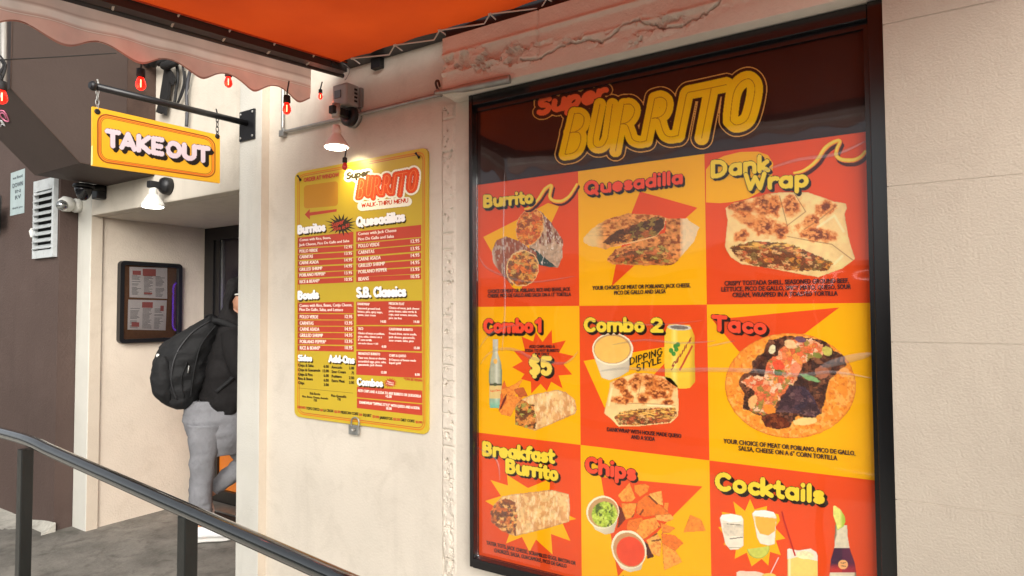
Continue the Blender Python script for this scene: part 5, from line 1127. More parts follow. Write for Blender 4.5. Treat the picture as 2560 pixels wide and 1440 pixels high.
for a, b in ((945, 890), (1010, 957), (1078, 1030), (1142, 1100), (1205, 1170), (1260, 1235)): barl(a, b, a+(55 if a < 1260 else 48), b+(57 if a < 1260 else 46), mu, 645, 1262)
barl(205, 195, 297, 300, ml, 88, 592)
for a, b in ((305, 308), (362, 364), (418, 420), (474, 478), (530, 535), (587, 596)): barl(a, b, a+48, b+50, ml, 88, 592)
barl(195, 185, 405, 405, ml, 614, 1203); barl(415, 418, 625, 643, ml, 614, 1205); barl(636, 655, 852, 885, ml, 614, 1207)
barl(960, 995, 1055, 1110, ml, 620, 1209); barl(1065, 1120, 1152, 1220, ml, 620, 1209)
o3 = mat('menu_orange_patch', (192, 134, 34), 0.4)
slab = poly_px('orange_patch', rrect_px([mu(150, 395), mu(474, 350), mu(474, 585), mu(150, 612)], 8), 'y', ym, o3, mn)
poly_px('arrow', [mu(158, 668), mu(207, 615), mu(205, 648), mu(462, 616), mu(460, 640), mu(206, 680), mu(208, 717)], 'y', ym, rb, mn)
# white logo ground, logo, banner
A = Art((mu(500, 0)[0], mu(0, 190)[1], mu(1260, 0)[0], mu(0, 640)[1]), 'y', ym-0.0006, 1.05)
ML = lambda pts: [mu(*p) for p in pts]
st2 = []
# same lettering as on the poster, fitted into this board by its four corners
def fit(pt):
    u = (pt[0]-tL([(560, 0)])[0][0])/(tL([(1765, 0)])[0][0]-tL([(560, 0)])[0][0]); 
    top = tL([(560, 290)])[0][1]+u*(tL([(1765, 70)])[0][1]-tL([(560, 290)])[0][1]); bot = tL([(560, 610)])[0][1]+u*(tL([(1765, 440)])[0][1]-tL([(560, 610)])[0][1])
    v = (pt[1]-top)/(bot-top); X = 640+u*(1235-640); t2 = 318+u*(225-318); b2_ = 545+u*(485-545)
    return mu(X, t2+v*(b2_-t2))
st2 = [[fit(p) for p in s_] for s_ in strokes]; d = A.sd(st2); rr2 = kx*0.43*np.interp(A.X, [880, 1050], [32, 42])*0.92
sup2 = word('Super', mu(548, 340), mu(765, 305), 19, 0.15); ds = A.sd(sup2); ban = A.sd([mu(700, 590), mu(1130, 545)])
dd2 = np.minimum(np.minimum(d-rr2, ds-3.0), ban-6.0)
A.paint(dd2 < 6.6, (128, 96, 40)); A.paint(dd2 < 5.8, (246, 236, 214), .03); A.paint(ds < 2.5, (56, 48, 26)); A.paint(d < rr2+0.8, (150, 48, 24)); A.paint(d < rr2, (224, 84, 44), .08); A.paint(d < 0.55, (246, 150, 90))
A.build('logo_print', mn)
def MH(t, a, b, h, c=(255, 250, 238), **k): return heading(mn, t, a, b, h, c, 'y', ym-0.0008, sh=(3, 4), out=0.5, step=1.0, dark=(58, 44, 10), r=.118, **k)
MH('Burritos', mu(92, 858), mu(352, 828), 24); MH('Quesadillas', mu(645, 790), mu(1106, 735), 27)
MH('Bowls', ml(88, 182), ml(275, 172), 24); MH('S.B. Classics', ml(614, 162), ml(1060, 152), 28)
MH('Sides', ml(88, 730), ml(215, 735), 17); MH('Add-Ons', ml(366, 742), ml(597, 756), 20); MH('Combos', ml(620, 950), ml(852, 966), 20)
def burst(c, r0, r1, n, m, seed):
    rnd = random.Random(seed); pts = []
    for k in range(2*n):
        a = math.pi*k/n; r_ = (r1*rnd.uniform(.85, 1.15) if k % 2 == 0 else r0); pts.append((c[0]+r_*math.cos(a)*1.15, c[1]+r_*math.sin(a)*0.85))
    return star('burst', c, pts, m, mn, ym-0.0005)
burst(mu(505, 768), 17, 33, 18, bki, 3); burst(ml(922, 926), 9, 17, 15, rb, 4)
plain('WALK-THRU MENU', mu(695, 606), mu(1140, 556), 12.5, fill=(196, 70, 40), r=.12, val=ym-0.0012, par=mn, step=0.9)
wl = [('Comes with Rice, Beans,', mu(108, 922), mu(405, 897), 6.5), ('Jack Cheese, Pico De Gallo and Salsa', mu(108, 968), mu(580, 928), 6.5)]
for k, (n_, p_) in enumerate(zip(['POLLO VERDE', 'CARNITAS', 'CARNE ASADA', 'GRILLED SHRIMP', 'POBLANO PEPPER*', 'RICE & BEANS*'], ['12.95', '13.95', '14.95', '14.95', '13.95', '10.95'])):
    yy = [1030, 1085, 1142, 1203, 1258, 1320][k]; w_ = [172, 128, 182, 216, 246, 190][k]; wl.append((n_, mu(108, yy), mu(108+w_, yy-w_*0.06), 8)); wl.append((p_, mu(530, [990, 1052, 1115, 1172, 1236, 1298][k]), mu(606, [986, 1048, 1111, 1168, 1232, 1294][k]), 8))
wl += [('Comes with Jack Cheese', mu(662, 866), mu(1026, 830), 7.5), ('Pico De Gallo and Salsa', mu(662, 915), mu(1002, 886), 7.5)]
for k, (n_, p_) in enumerate(zip(['POLLO VERDE', 'CARNITAS', 'CARNE ASADA', 'GRILLED SHRIMP', 'POBLANO PEPPER', 'BEANS'], ['12.95', '13.95', '14.95', '14.95', '13.95', '10.95'])):
    yy = [982, 1044, 1108, 1168, 1228, 1296][k]; w_ = [200, 152, 212, 252, 272, 100][k]; wl.append((n_, mu(665, yy), mu(665+w_, yy-w_*0.08), 9)); wl.append((p_, mu(1156, [940, 1010, 1074, 1142, 1206, 1272][k]), mu(1244, [932, 1002, 1066, 1136, 1200, 1268][k]), 9))
wl += [('Comes with Rice, Beans, Cotija Cheese,', ml(102, 243), ml(576, 236), 7.5), ('Pico De Gallo, Salsa, and Lettuce', ml(102, 278), ml(494, 280), 7.5)]
for k, (n_, p_) in enumerate(zip(['POLLO VERDE', 'CARNITAS', 'CARNE ASADA', 'GRILLED SHRIMP', 'POBLANO PEPPER*', 'RICE & BEANS*'], ['12.95', '13.95', '14.95', '14.95', '13.95', '10.95'])):
    yy = [345, 402, 456, 512, 568, 625][k]; w_ = [166, 124, 176, 208, 238, 184][k]; wl.append((n_, ml(105, yy), ml(105+w_, yy+w_*0.01), 8.5)); wl.append((p_, ml(506, yy-2), ml(578, yy), 8.5))
for n_, x_, y_, w_, h_ in (('DANKWRAP', 625, 226, 108, 6.5), ('MISSION FLAT', 907, 222, 140, 6.5), ('Seasoned ground beef,', 627, 262, 204, 5.5), ('lettuce, pico, spicy mayo,', 627, 292, 224, 5.5), ('queso, sour cream', 627, 322, 162, 5.5), ('Choice of meat, jack cheese', 907, 258, 274, 5.5), ('pinto beans, salsa verde &', 907, 288, 250, 5.5), ('rojo, sour cream, avocado,', 907, 318, 256, 5.5), ('pico, tax free', 907, 350, 116, 5.5), ('14.00', 830, 384, 52, 6.5), ('14.00', 1128, 386, 54, 6.5),
 ('TACO', 630, 448, 46, 6.5), ('CALIFORNIA BURRITO', 908, 452, 214, 6.5), ('Choice of meat or poblano,', 630, 486, 240, 5.5), ('pico, salsa, cheese on a', 630, 516, 214, 5.5), ('6" corn tortilla', 630, 546, 124, 5.5), ('sub nacho cheese +1.00', 630, 576, 180, 4.5), ('French fries, carne asada,', 908, 490, 248, 5.5), ('jack cheese, guacamole,', 908, 522, 234, 5.5), ('sour cream, salsa, pico', 908, 552, 222, 5.5), ('4.00', 842, 610, 42, 6.5), ('15.00', 1130, 622, 54, 6.5),
 ('BREAKFAST BURRITO', 632, 672, 196, 6.5), ('CHIPS & QUESO', 910, 690, 152, 6.5), ('Tater tots, bacon or chorizo,', 632, 708, 250, 5.5), ('scrambled eggs, pico, salsa,', 632, 740, 252, 5.5), ('guacamole, jack cheese', 632, 770, 214, 5.5), ('8 Ounces of house made', 910, 726, 242, 5.5), ('liquid gold', 910, 754, 104, 5.5), ('13.00', 834, 842, 52, 6.5), ('8.00', 1142, 862, 44, 6.5)):
    wl.append((n_, ml(x_, y_), ml(x_+w_, y_+w_*0.035), h_))
wl += [('ADD CHIPS AND A SODA TO ANY BURRITO OR QUESADILLA', ml(630, 1006), ml(1196, 1058), 7), ('+5.00', ml(876, 1058), ml(932, 1062), 7), ('DANKWRAP "DIPPING STYLE" WITH QUESO AND A SODA', ml(642, 1112), ml(1184, 1166), 7), ('18.00', ml(880, 1166), ml(932, 1170), 7)]
lettering('white_text', wl, 'y', ym-0.0005, wt_, mn, 0.8)
bl = [('Chips & Salsa', ml(90, 778), ml(230, 784), 7), ('Chips & Guacamole', ml(90, 820), ml(290, 826), 7), ('Chips & Pico', ml(90, 860), ml(220, 866), 7), ('Rice & Beans', ml(90, 898), ml(222, 904), 7), ('Chips', ml(90, 936), ml(146, 940), 7),
 ('6.00', ml(320, 790), ml(366, 792), 7), ('13.00', ml(308, 830), ml(366, 832), 7), ('6.00', ml(320, 872), ml(366, 874), 7), ('6.00', ml(320, 914), ml(366, 916), 7), ('3.00', ml(320, 954), ml(366, 956), 7),
 ('Avocado', ml(392, 796), ml(486, 800), 7), ('Sour Cream', ml(392, 836), ml(520, 842), 7), ('Poblano', ml(392, 878), ml(482, 882), 7), ('Extra Meat', ml(392, 918), ml(510, 924), 7), ('3.00', ml(548, 804), ml(594, 806), 7), ('.75', ml(566, 848), ml(594, 850), 7), ('2.00', ml(548, 892), ml(594, 894), 7), ('3.00', ml(548, 934), ml(594, 936), 7),
 ('Kids Burrito', ml(196, 1030), ml(288, 1038), 6), ('Rice, Beans, Cheese, Avocado', ml(128, 1055), ml(360, 1076), 5), ('7.00', ml(230, 1092), ml(260, 1095), 6), ('Plain Quesadilla', ml(388, 1050), ml(524, 1062), 6), ('7.00', ml(444, 1082), ml(474, 1086), 6),
 ('TOPO CHICO', ml(164, 1166), ml(282, 1178), 7), ('LA CROIX', ml(318, 1184), ml(408, 1192), 7), ('MEXICAN COKE', ml(474, 1202), ml(632, 1218), 7), ('SQUIRT', ml(674, 1226), ml(750, 1234), 7), ('JARRITOS', ml(826, 1250), ml(938, 1262), 7), ('DIET COKE', ml(1014, 1270), ml(1138, 1284), 7)]
lettering('black_text', bl, 'y', ym-0.0005, bki, mn, 1.0)
rl = [('ORDER AT WINDOW', mu(148, 362), mu(482, 308), 10.5), ('DRINKS', ml(84, 1152), ml(156, 1160), 6), ('$4', ml(290, 1180), ml(312, 1182), 6), ('$2.50', ml(416, 1194), ml(468, 1198), 6), ('$4', ml(640, 1222), ml(664, 1224), 6), ('$3.00', ml(760, 1238), ml(818, 1244), 6), ('$3.50', ml(946, 1262), ml(1006, 1268), 6), ('$2.00', ml(1148, 1288), ml(1206, 1292), 6), ('*CAN BE VEGAN', ml(1042, 900), ml(1206, 916), 6),
      ('Super', mu(412, 790), mu(528, 752), 12), ('Size it', mu(425, 825), mu(540, 800), 9), ('$3', mu(545, 790), mu(578, 780), 8)]
lettering('red_text', rl, 'y', ym-0.0012, rb, mn, 1.2)
lettering('burst_text', [('Make it', ml(892, 920), ml(950, 934), 4), ('a combo', ml(886, 936), ml(950, 950), 4)], 'y', ym-0.0012, wt_, mn, 0.4)
ribbon('rule_line', [ml(96, 972), ml(586, 1018)], 0.0012, 'y', ym-0.0002, bki, mn, closed=False)
for p, q_ in ((mu(88, 295), mu(122, 348)), (mu(1205, 82), mu(1245, 132))):
    o = tube('screw', [P(*p, 'y', -0.03), P(*((p[0]+q_[0])/2, (p[1]+q_[1])/2), 'y', -0.022), P(*q_, 'y', -0.014)], [0.006, 0.003, 0.007], blackm, mn, seg=8)
hp = thing('hasp', 'small steel hasp hooked over the bottom edge of the menu', 'hasp', P(885, 1065, 'y', -0.02))
box('plate', P(874, 1085, 'y', -0.02)-Vector((0, 0.008, 0)), P(900, 1063, 'y', -0.0142), steel, hp, bevel=0.003)
tube('loop', smooth_path([P(878, 1066, 'y', -0.03), P(880, 1048, 'y', -0.032), P(890, 1044, 'y', -0.03), P(897, 1052, 'y', -0.028), P(896, 1070, 'y', -0.028)]), 0.0035, steel, hp, seg=8)
lathe('pin', [(0, 0.007), (0.02, 0.008), (0.024, 0.004)], P(888, 1074, 'y', -0.027), (0, -1, 0), steel, hp, seg=12)

# ------------------------------------------------------------------ take out sign and bracket
XS = -2.97
br = thing('sign_bracket', 'black steel arm and square plate bolted to the pilaster', 'bracket', (XS, -0.05, 2.45))
box('plate', (-3.035, -0.056, 2.365), (-2.905, -0.047, 2.525), blackm, br, bevel=0.004)
tube('arm', [P(617, 308, 'x', XS), P(235, 215, 'x', XS)], 0.0155, black, br, seg=16)
lathe('end_cap', [(0, 0.019), (0.012, 0.021), (0.022, 0.014)], P(238, 216, 'x', XS), (0, -1, 0), blackm, br)
for x in (-3.02, -2.92):
    for z in (2.382, 2.508): lathe('bolt', [(0, 0.007), (0.004, 0.007), (0.006, 0.003)], (x, -0.056, z), (0, -1, 0), steel, br, seg=8)
ts = thing('take_out_sign', 'yellow hanging sign with TAKE OUT in white block letters', 'sign', P(390, 360, 'x', XS))
SCN = [(232, 266), (550, 338), (550, 458), (232, 414)]
sy = mat('sign_yellow', (234, 178, 34), 0.5, var=0.03, vscale=5); ry = mat('sign_orange_line', (228, 110, 34), 0.5); ry2 = mat('sign_brown_line', (156, 70, 20), 0.5)
slab_px('panel', SCN, 'x', XS+0.007, XS-0.007, sy, ts)
box('panel_edge', P(232, 414, 'x', XS)+Vector((-0.0068, -0.0016, 0.002)), P(232, 266, 'x', XS)+Vector((0.0068, -0.0002, -0.002)), mat('sign_edge_cream', (240, 226, 150), 0.5), ts)
xs_ = XS+0.0076
ribbon('border_line', rrect_px(SCN, 26, 13, 8), 0.006, 'x', xs_, ry2, ts); ribbon('border_line', rrect_px(SCN, 22, 18, 8), 0.006, 'x', xs_, ry, ts); ribbon('border_line', rrect_px(SCN, 20, 21.5, 8), 0.002, 'x', xs_, ry2, ts)
heading(ts, 'TAKE', (264, 367), (410, 391), 46, (208, 194, 202), 'x', xs_+0.0006, dark=(34, 28, 24), sh=(8, 10), r=.135, out=1.7)
heading(ts, 'OUT', (414, 392), (524, 409), 42, (208, 194, 202), 'x', xs_+0.0006, dark=(34, 28, 24), sh=(8, 10), r=.145, out=1.7)
def chain(px, y0, y1, n):
    for k in range(n):
        c = P(px, y0+(y1-y0)*(k+.5)/n, 'x', XS); h = (P(px, y0, 'x', XS).z-P(px, y1, 'x', XS).z)/n*0.66; bm = bmesh.new()
        pts = [c+Vector(((0.007*math.cos(a)) if k % 2 else 0.001, 0.001 if k % 2 else 0.007*math.cos(a), h*math.sin(a))) for a in [2*math.pi*i/14 for i in range(15)]]
        add_tube(bm, pts, 0.0019, 6, False); bobj('chain_link', bm, blackm if px > 400 else steel, ts, smooth=True)
chain(243, 222, 276, 4); chain(543, 292, 342, 4)
for px, py in ((243, 279), (543, 341)): lathe('grommet', [(0, 0.012), (0.003, 0.012), (0.004, 0.006), (0.003, 0.003)], P(px, py, 'x', XS+0.007), (1, 0, 0), blackm, ts, seg=14)
tube('eye_hook', smooth_path([P(243, 198, 'x', XS), P(246, 212, 'x', XS), P(240, 225, 'x', XS), P(245, 235, 'x', XS)]), 0.004, steel, ts, seg=6)
tube('eye_hook', smooth_path([P(540, 272, 'x', XS), P(543, 285, 'x', XS), P(541, 298, 'x', XS)]), 0.003, blackm, ts, seg=6)
# ------------------------------------------------------------------ person at the order door
PO = Vector((-3.97, 0.353, 0.0)); PE = Vector((0.545, 0.838, 0)); PN = Vector((-0.838, 0.545, 0)); KM = 0.00257
def L_(px, py, n=0.0):
    """figure-local point: along the facing direction, height, depth"""
    return PO+PE*((px-510)*KM)+PN*n+Vector((0, 0, 1.46+(781-py)*KM))
clothb = mat('black_cotton', (30, 28, 28), 0.85, bump=0.3, bscale=90, var=0.25, vscale=9, spec=0.2)
nylon = mat('black_nylon', (22, 22, 23), 0.75, bump=0.25, bscale=55, var=0.3, vscale=8, spec=0.35)
greyp = mat('grey_sweatpants', (128, 128, 131), 0.9, bump=0.7, bscale=28, var=0.12, vscale=10, stain=(104, 104, 108), stainamt=0.5, spec=0.15)
skinm = mat('skin', (196, 142, 112), 0.5, var=0.06, vscale=12); shoew = mat('white_sneaker', (226, 226, 226), 0.5, var=0.04, vscale=12)
pe = thing('person', 'person in black hooded jacket and grey sweatpants leaning into the recessed doorway', 'person', PO)
def skin_mesh(name, verts, edges, radii, m, par, sub=2, root=0):
    me = bpy.data.meshes.new('tmp_skin'); me.from_pydata([tuple(v) for v in verts], edges, []); ob = bpy.data.objects.new('tmp_skin', me); COL.objects.link(ob)
    md = ob.modifiers.new('s', 'SKIN'); sv = me.skin_vertices[0].data
    for i, r_ in enumerate(radii): sv[i].radius = (r_, r_) if not isinstance(r_, tuple) else r_
    for i in range(len(radii)): sv[i].use_root = (i == root)
    ob.modifiers.new('u', 'SUBSURF').levels = sub; dgp = bpy.context.evaluated_depsgraph_get(); dgp.update()
    out = bpy.data.meshes.new_from_object(ob.evaluated_get(dgp)); bpy.data.objects.remove(ob); out.name = name
    out.polygons.foreach_set('use_smooth', [True]*len(out.polygons)); out.materials.clear()
    return link(name, out, m, par)
V = [L_(530, 1045), L_(532, 960), L_(545, 880), L_(568, 815), L_(580, 780), L_(592, 740), L_(596, 715),
     L_(526, 1070, -.08), L_(508, 1175, -.07), L_(503, 1290, -.06), L_(508, 1335, -.06), L_(530, 1340, -.06),
     L_(545, 1065, .09), L_(606, 1160, .07), L_(540, 1235, .08), L_(484, 1262, .09), L_(500, 1290, .10),
     L_(566, 835, -.17), L_(590, 925, -.2), L_(650, 905, -.12), L_(672, 900, -.10), L_(566, 835, .17), L_(600, 925, .2), L_(660, 905, .14), L_(682, 900, .12)]
E_ = [(0, 1), (1, 2), (2, 3), (3, 4), (4, 5), (5, 6), (0, 7), (7, 8), (8, 9), (9, 10), (10, 11), (0, 12), (12, 13), (13, 14), (14, 15), (15, 16), (3, 17), (17, 18), (18, 19), (19, 20), (3, 21), (21, 22), (22, 23), (23, 24)]
rad = [.11, .09, .09, .06, .05, .075, .07, .075, .05, .035, .035, .028, .075, .05, .036, .034, .03, .04, .035, .03, .026, .04, .035, .03, .026]
body = skin_mesh('body', V, E_, rad, skinm, pe)
# five fingers on each hand
for base, s_ in ((V[20], -1), (V[24], 1)):
    for k in range(5):
        off = Vector((0, 0, 0.028-0.014*k)); l = (0.04, 0.075, 0.082, 0.076, 0.06)[k]; dirn = (PE*0.9+PN*(0.15*(k == 0)*-s_)+Vector((0, 0, 0.5 if k == 0 else 0.05))).normalized()
        p0 = base-PE*0.01+off; tube('finger', [p0, p0+dirn*l*0.5, p0+dirn*l*0.85+Vector((0, 0, -.010)), p0+dirn*l+Vector((0, 0, -.022))], [.010, .0095, .0085, .006], skinm, pe, seg=8)
def loft(name, rows, m, par, seg=40, wr=0.008, ws=9, seed=1, thick=None, sup=2.4, fold=None, label=None):
    """rows of (py, left px, right px, half depth, depth offset) between which a cloth shell is lofted"""
    ys = [r_[0] for r_ in rows]; N = 46; V_ = []; F_ = []
    cols = [np.interp(np.linspace(ys[0], ys[-1], N), ys, [r_[k] for r_ in rows]) for k in (1, 2, 3, 4)]
    for c_ in cols:
        c_[1:-1] = (c_[:-2]+2*c_[1:-1]+c_[2:])/4
    yy = np.linspace(ys[0], ys[-1], N)
    for j in range(N):
        cx_, hw = (cols[0][j]+cols[1][j])/2, (cols[1][j]-cols[0][j])/2
        for i in range(seg):
            a = 2*math.pi*i/seg; ca_, sa_ = math.cos(a), math.sin(a); e_ = 2/sup
            u = math.copysign(abs(ca_)**e_, ca_); w = math.copysign(abs(sa_)**e_, sa_)
            nn = float(fbm(np.array([i/seg*ws*2+seed]), np.array([yy[j]/170*ws+i*0.09]), seed, 4)[0])-.5
            n2 = abs(float(vnoise(np.array([math.cos(a)*2.5+seed+yy[j]/60]), np.array([yy[j]/34+math.sin(a)*2]), seed+9)[0])-.5)
            dd_ = wr*(nn*2.2-n2*1.2)
            V_.append(L_(cx_+hw*u+dd_/KM*ca_, yy[j], cols[3][j]+cols[2][j]*w+dd_*sa_))
    for j in range(N-1):
        for i in range(seg):
            b_ = (i+1) % seg; F_.append((j*seg+i, j*seg+b_, (j+1)*seg+b_, (j+1)*seg+i))
    F_.append(tuple(range(seg))[::-1]); F_.append(tuple(range((N-1)*seg, N*seg)))
    me_ = bpy.data.meshes.new(name); me_.from_pydata([tuple(v) for v in V_], [], F_); me_.update(); me_.polygons.foreach_set('use_smooth', [len(p.vertices) == 4 for p in me_.polygons])
    return link(name, me_, m, par, label=label)
loft('jacket', [(792, 556, 606, .09, 0), (806, 540, 616, .14, 0), (822, 530, 624, .19, 0), (850, 522, 632, .215, 0), (890, 508, 634, .21, 0), (940, 498, 634, .20, 0), (990, 493, 628, .195, 0), (1008, 500, 616, .19, 0), (1022, 512, 602, .18, 0), (1034, 530, 592, .17, 0)], clothb, pe, wr=0.016, seed=3)
hood = loft('hood', [(688, 572, 592, .03, 0), (694, 560, 606, .07, 0), (706, 554, 604, .09, 0), (730, 551, 584, .10, 0), (750, 549, 573, .10, 0), (772, 544, 574, .10, 0), (790, 534, 600, .12, 0), (812, 530, 618, .15, 0)], clothb, pe, wr=0.010, seed=6, sup=2.1)
# jacket sleeve reaching forward
def cloth_tube(name, pts, rad_, m, par, wr=0.01, seed=1, seg=26, rings=34):
    sp_ = smooth_path(pts, 8); n = len(sp_); bm = bmesh.new(); fr = frames(sp_); rr_ = np.interp(np.linspace(0, 1, n), np.linspace(0, 1, len(rad_)), rad_); prev = None
    for j in range(n):
        ring = []
        for i in range(seg):
            a = 2*math.pi*i/seg; nz_ = float(fbm(np.array([i/seg*6+seed]), np.array([j*0.33+i*0.11]), seed, 3)[0])-.5
            ring.append(bm.verts.new(sp_[j]+(fr[j][1]*math.cos(a)+fr[j][2]*math.sin(a))*(rr_[j]+wr*2*nz_)))
        if prev:
            for i in range(seg): bm.faces.new((prev[i], prev[(i+1) % seg], ring[(i+1) % seg], ring[i]))
        else: bm.faces.new(ring[::-1])
        prev = ring
    bm.faces.new(prev); return bobj(name, bm, m, par, smooth=True)
cloth_tube('sleeve', [L_(570, 832, -.15), L_(578, 880, -.20), L_(592, 925, -.205), L_(625, 915, -.16), L_(656, 904, -.12)], [.075, .075, .066, .055, .045], clothb, pe, seed=2)
cloth_tube('sleeve', [L_(570, 832, .15), L_(580, 880, .20), L_(600, 925, .205), L_(632, 915, .17), L_(664, 904, .14)], [.075, .075, .066, .055, .045], clothb, pe, seed=5)
# trousers: seat and two legs
loft('trousers_seat', [(1000, 474, 606, .15, 0), (1020, 458, 612, .165, 0), (1050, 455, 618, .17, 0), (1085, 468, 616, .165, 0), (1115, 480, 606, .14, 0), (1140, 496, 590, .10, 0)], greyp, pe, wr=0.010, seed=8)
cloth_tube('trouser_leg', [L_(512, 1060, -.08), L_(508, 1120, -.09), L_(504, 1180, -.08), L_(502, 1240, -.07), L_(503, 1268, -.065), L_(504, 1290, -.06)], [.115, .086, .070, .069, .070, .066], greyp, pe, wr=0.011, seed=11)
cloth_tube('trouser_leg', [L_(555, 1060, .08), L_(582, 1100, .08), L_(606, 1150, .07), L_(612, 1168, .07), L_(596, 1186, .075), L_(560, 1212, .08), L_(530, 1238, .085)], [.125, .105, .084, .078, .072, .060, .048], greyp, pe, wr=0.012, seed=14)
tube('cuff_knot', smooth_path([L_(524, 1246, -.03), L_(520, 1262, -.05), L_(528, 1278, -.05)]), 0.006, greyp, pe, seg=6)
def shoe(name, heel, toe, up, w=.05):
    ax_ = (toe-heel); Ln = ax_.length; ax_.normalize(); up = (up-ax_*up.dot(ax_)).normalized(); sd_ = ax_.cross(up)
    prof_ = [(-.02, .0, .034, .07), (.02, .0, .042, .085), (.10, .0, .040, .095), (.16, 0, .044, .085), (.21, 0, .050, .06), (.25, 0, .048, .048), (.28, 0, .036, .034), (.295, 0, .016, .018)]
    for nm, hh, gr, mm2 in (('sole', 0.024, 0.004, mat('sneaker_sole', (206, 204, 198), 0.6)), ('upper', None, 0, shoew)):
        bm = bmesh.new(); prev = None
        for s_, _, hw, ht in prof_:
            s2 = s_/0.295*Ln; ring = []; lo = 0.0 if nm == 'sole' else 0.0245; hi = hh if hh else ht+0.012
            for i in range(16):
                a = 2*math.pi*i/16; u = math.cos(a)*(hw+gr); v = lo+(hi-lo)*(0.5+0.5*math.copysign(abs(math.sin(a))**.7, math.sin(a)))
                if nm == 'upper': u *= (1-0.35*max(0, (v-lo)/(hi-lo)-.35))
                ring.append(bm.verts.new(heel+ax_*s2+sd_*u+up*v))
            if prev:
                for i in range(16): bm.faces.new((prev[i], prev[(i+1) % 16], ring[(i+1) % 16], ring[i]))
            else: bm.faces.new(ring[::-1])
            prev = ring
        bm.faces.new(prev)
        if nm == 'sole': root_ = bobj(name, bm, mm2, pe, smooth=True)
        else: bobj('upper', bm, mm2, pe, smooth=True)
h1 = L_(478, 1347, -.06); h1.z = 0.004; t1 = h1+PE*0.26-PN*0.05; shoe('shoe', h1+PE*0.01, t1, Vector((0, 0, 1)))
h2 = L_(476, 1262, .09); t2 = L_(520, 1335, .10); t2.z = 0.01; shoe('shoe', h2, t2, PE*0.8+Vector((0, 0, .6)))
# face, ear, headband, cap
hc = L_(592, 742)
hd = lathe('head', [(0, .02), (.02, .06), (.06, .078), (.10, .082), (.15, .078), (.19, .06), (.22, .02)], L_(590, 785), (0, 0, 1), skinm, pe); 
lathe('nose', [(0, .014), (.02, .009), (.03, .003)], L_(590, 785)+PE*.078+Vector((0, 0, .09)), PE+Vector((0, 0, -.4)), skinm, pe, seg=10)
for s_ in (-1, 1): lathe('eye', [(0, .002), (.003, .009), (.008, .009), (.012, .002)], L_(590, 785)+PE*.070+PN*(.03*s_)+Vector((0, 0, .115)), PE, mat('eye_white', (220, 214, 206), .3), pe, seg=10)
tube('mouth', [L_(590, 785)+PE*.076-PN*.022+Vector((0, 0, .052)), L_(590, 785)+PE*.082+Vector((0, 0, .050)), L_(590, 785)+PE*.076+PN*.022+Vector((0, 0, .052))], .005, mat('lip', (150, 84, 76), .5), pe, seg=6)
lathe('beanie', [(0, .088), (.03, .090), (.065, .078), (.09, .04), (.096, .002)], L_(592, 738), (.1, .1, 1), clothb, pe)
hb = [L_(592, 732)+PE*(.094*math.cos(a))+PN*(.094*math.sin(a))+Vector((0, 0, .012*math.cos(a))) for a in [R(k*12) for k in range(31)]]
tube('headband', hb, .0055, mat('white_band', (224, 222, 214), .5), pe, seg=6)
# backpack worn on the back
bpk = thing('backpack', 'bulging black backpack worn on the back of the person in the doorway', 'backpack', L_(460, 1018))
loft('bag', [(788, 514, 530, .05, 0), (800, 496, 540, .10, 0), (815, 470, 546, .14, 0), (835, 438, 544, .16, 0), (855, 414, 540, .17, 0), (880, 398, 534, .175, 0), (905, 388, 528, .18, 0), (940, 386, 518, .18, 0), (968, 391, 508, .175, 0), (990, 400, 498, .165, 0), (1006, 416, 486, .14, 0), (1018, 442, 470, .09, 0)], nylon, bpk, wr=0.024, seed=22, sup=2.6)
loft('front_pocket', [(885, 404, 430, .09, -.07), (900, 394, 440, .105, -.08), (940, 388, 446, .11, -.085), (975, 394, 444, .10, -.08), (998, 412, 440, .08, -.06)], nylon, bpk, wr=0.008, seed=25)
tube('zip', smooth_path([L_(520, 800, -.10), L_(478, 830, -.155), L_(446, 880, -.178), L_(436, 940, -.184), L_(448, 990, -.165)]), .004, mat('zip_black', (46, 46, 48), .4), bpk, seg=6)
tube('zip_pull', [L_(474, 908, -.186), L_(472, 926, -.190)], .0045, steel, bpk, seg=6)
tube('seam_piping', smooth_path([L_(532, 812, -.13), L_(500, 860, -.175), L_(486, 920, -.185), L_(478, 985, -.165)]), .005, nylon, bpk, seg=6)
tube('seam_piping', smooth_path([L_(470, 900, -.183), L_(458, 940, -.188), L_(464, 985, -.172)]), .004, nylon, bpk, seg=6)
lathe('badge', [(0, .012), (.004, .012), (.006, .004)], L_(405, 884, -.10), -PN-PE*.6, plwhite, bpk, seg=14)
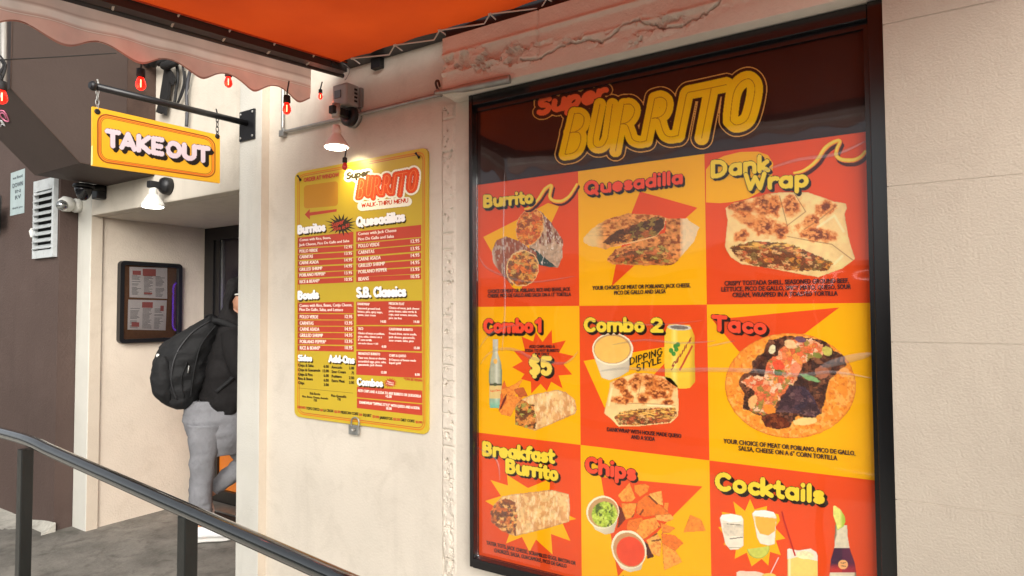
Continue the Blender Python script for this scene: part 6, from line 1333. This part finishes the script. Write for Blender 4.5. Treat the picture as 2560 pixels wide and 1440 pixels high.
for s_ in (-1, 1): cloth_tube('strap', [L_(526, 800, .10*s_), L_(552, 806, .13*s_), L_(588, 828, .15*s_), L_(600, 870, .17*s_), L_(580, 930, .20*s_), L_(535, 975, .19*s_)], [.018, .024, .024, .022, .014, .012], nylon, bpk, wr=.003, seed=30)
tube('haul_loop', smooth_path([L_(512, 804, -.03), L_(506, 792, -.03), L_(520, 786, 0), L_(532, 792, .03)]), .007, nylon, bpk, seg=8)

# ------------------------------------------------------------------ far side of the street (mirrored faintly in the poster glass)
fb = thing('row_of_shops', 'low pale shop building across the street, mirrored in the poster glass', 'building', (0, -15, -0.4))
fac = mat('far_plaster', (196, 190, 178), 0.8, var=0.08, vscale=0.6); fdk = mat('far_window', (60, 66, 72), 0.15, spec=0.7); fwh = mat('far_white_trim', (226, 224, 216), 0.6)
box('wall', (-26, -18, -0.45), (26, -15, 2.6), fac, fb)
box('cornice', (-26.2, -15.0, 2.45), (26.2, -14.75, 2.8), fwh, fb)
for k in range(12):
    x = -24+k*4.1
    w_ = box('shop_window', (x, -14.998, 0.3), (x+2.6, -14.95, 2.0), fdk, fb)
    for dx in (0, 1.28, 2.56): box('mullion', (x+dx-.03, -14.949, 0.3), (x+dx+.03, -14.90, 2.0), fwh, w_)
    box('lintel_board', (x-.15, -14.997, 2.05), (x+2.75, -14.85, 2.4), fwh if k % 2 else brown, fb)
def palm_sign():
    v, f = font_mesh('PALM AND TAROT'); w = v[:, 0].max(); me_ = bpy.data.meshes.new('neon_lettering')
    # faces this shopfront, so its words run towards +x -> -x seen from here
    x0_, x1_ = 0.55, -1.75; s_ = (x0_-x1_)/w
    me_.from_pydata([(x0_-p[0]*s_, -7.0, 1.72+p[1]*s_*1.15) for p in v], [], f); me_.update(); return me_
pw = thing('window_sign', 'street-side dark board with glowing pale letters, mirrored backwards in the poster glass', 'sign', (-0.6, -7, 1.7))
link('lettering', palm_sign(), mat('pale_neon', (255, 236, 230), .4, emit=2.2), pw)
box('board', (-1.9, -7.05, 1.60), (0.7, -7.01, 2.05), fdk, pw)
for x in (-1.85, 0.62): box('post', (x, -7.05, -0.42), (x+.05, -7.012, 1.598), black, pw)
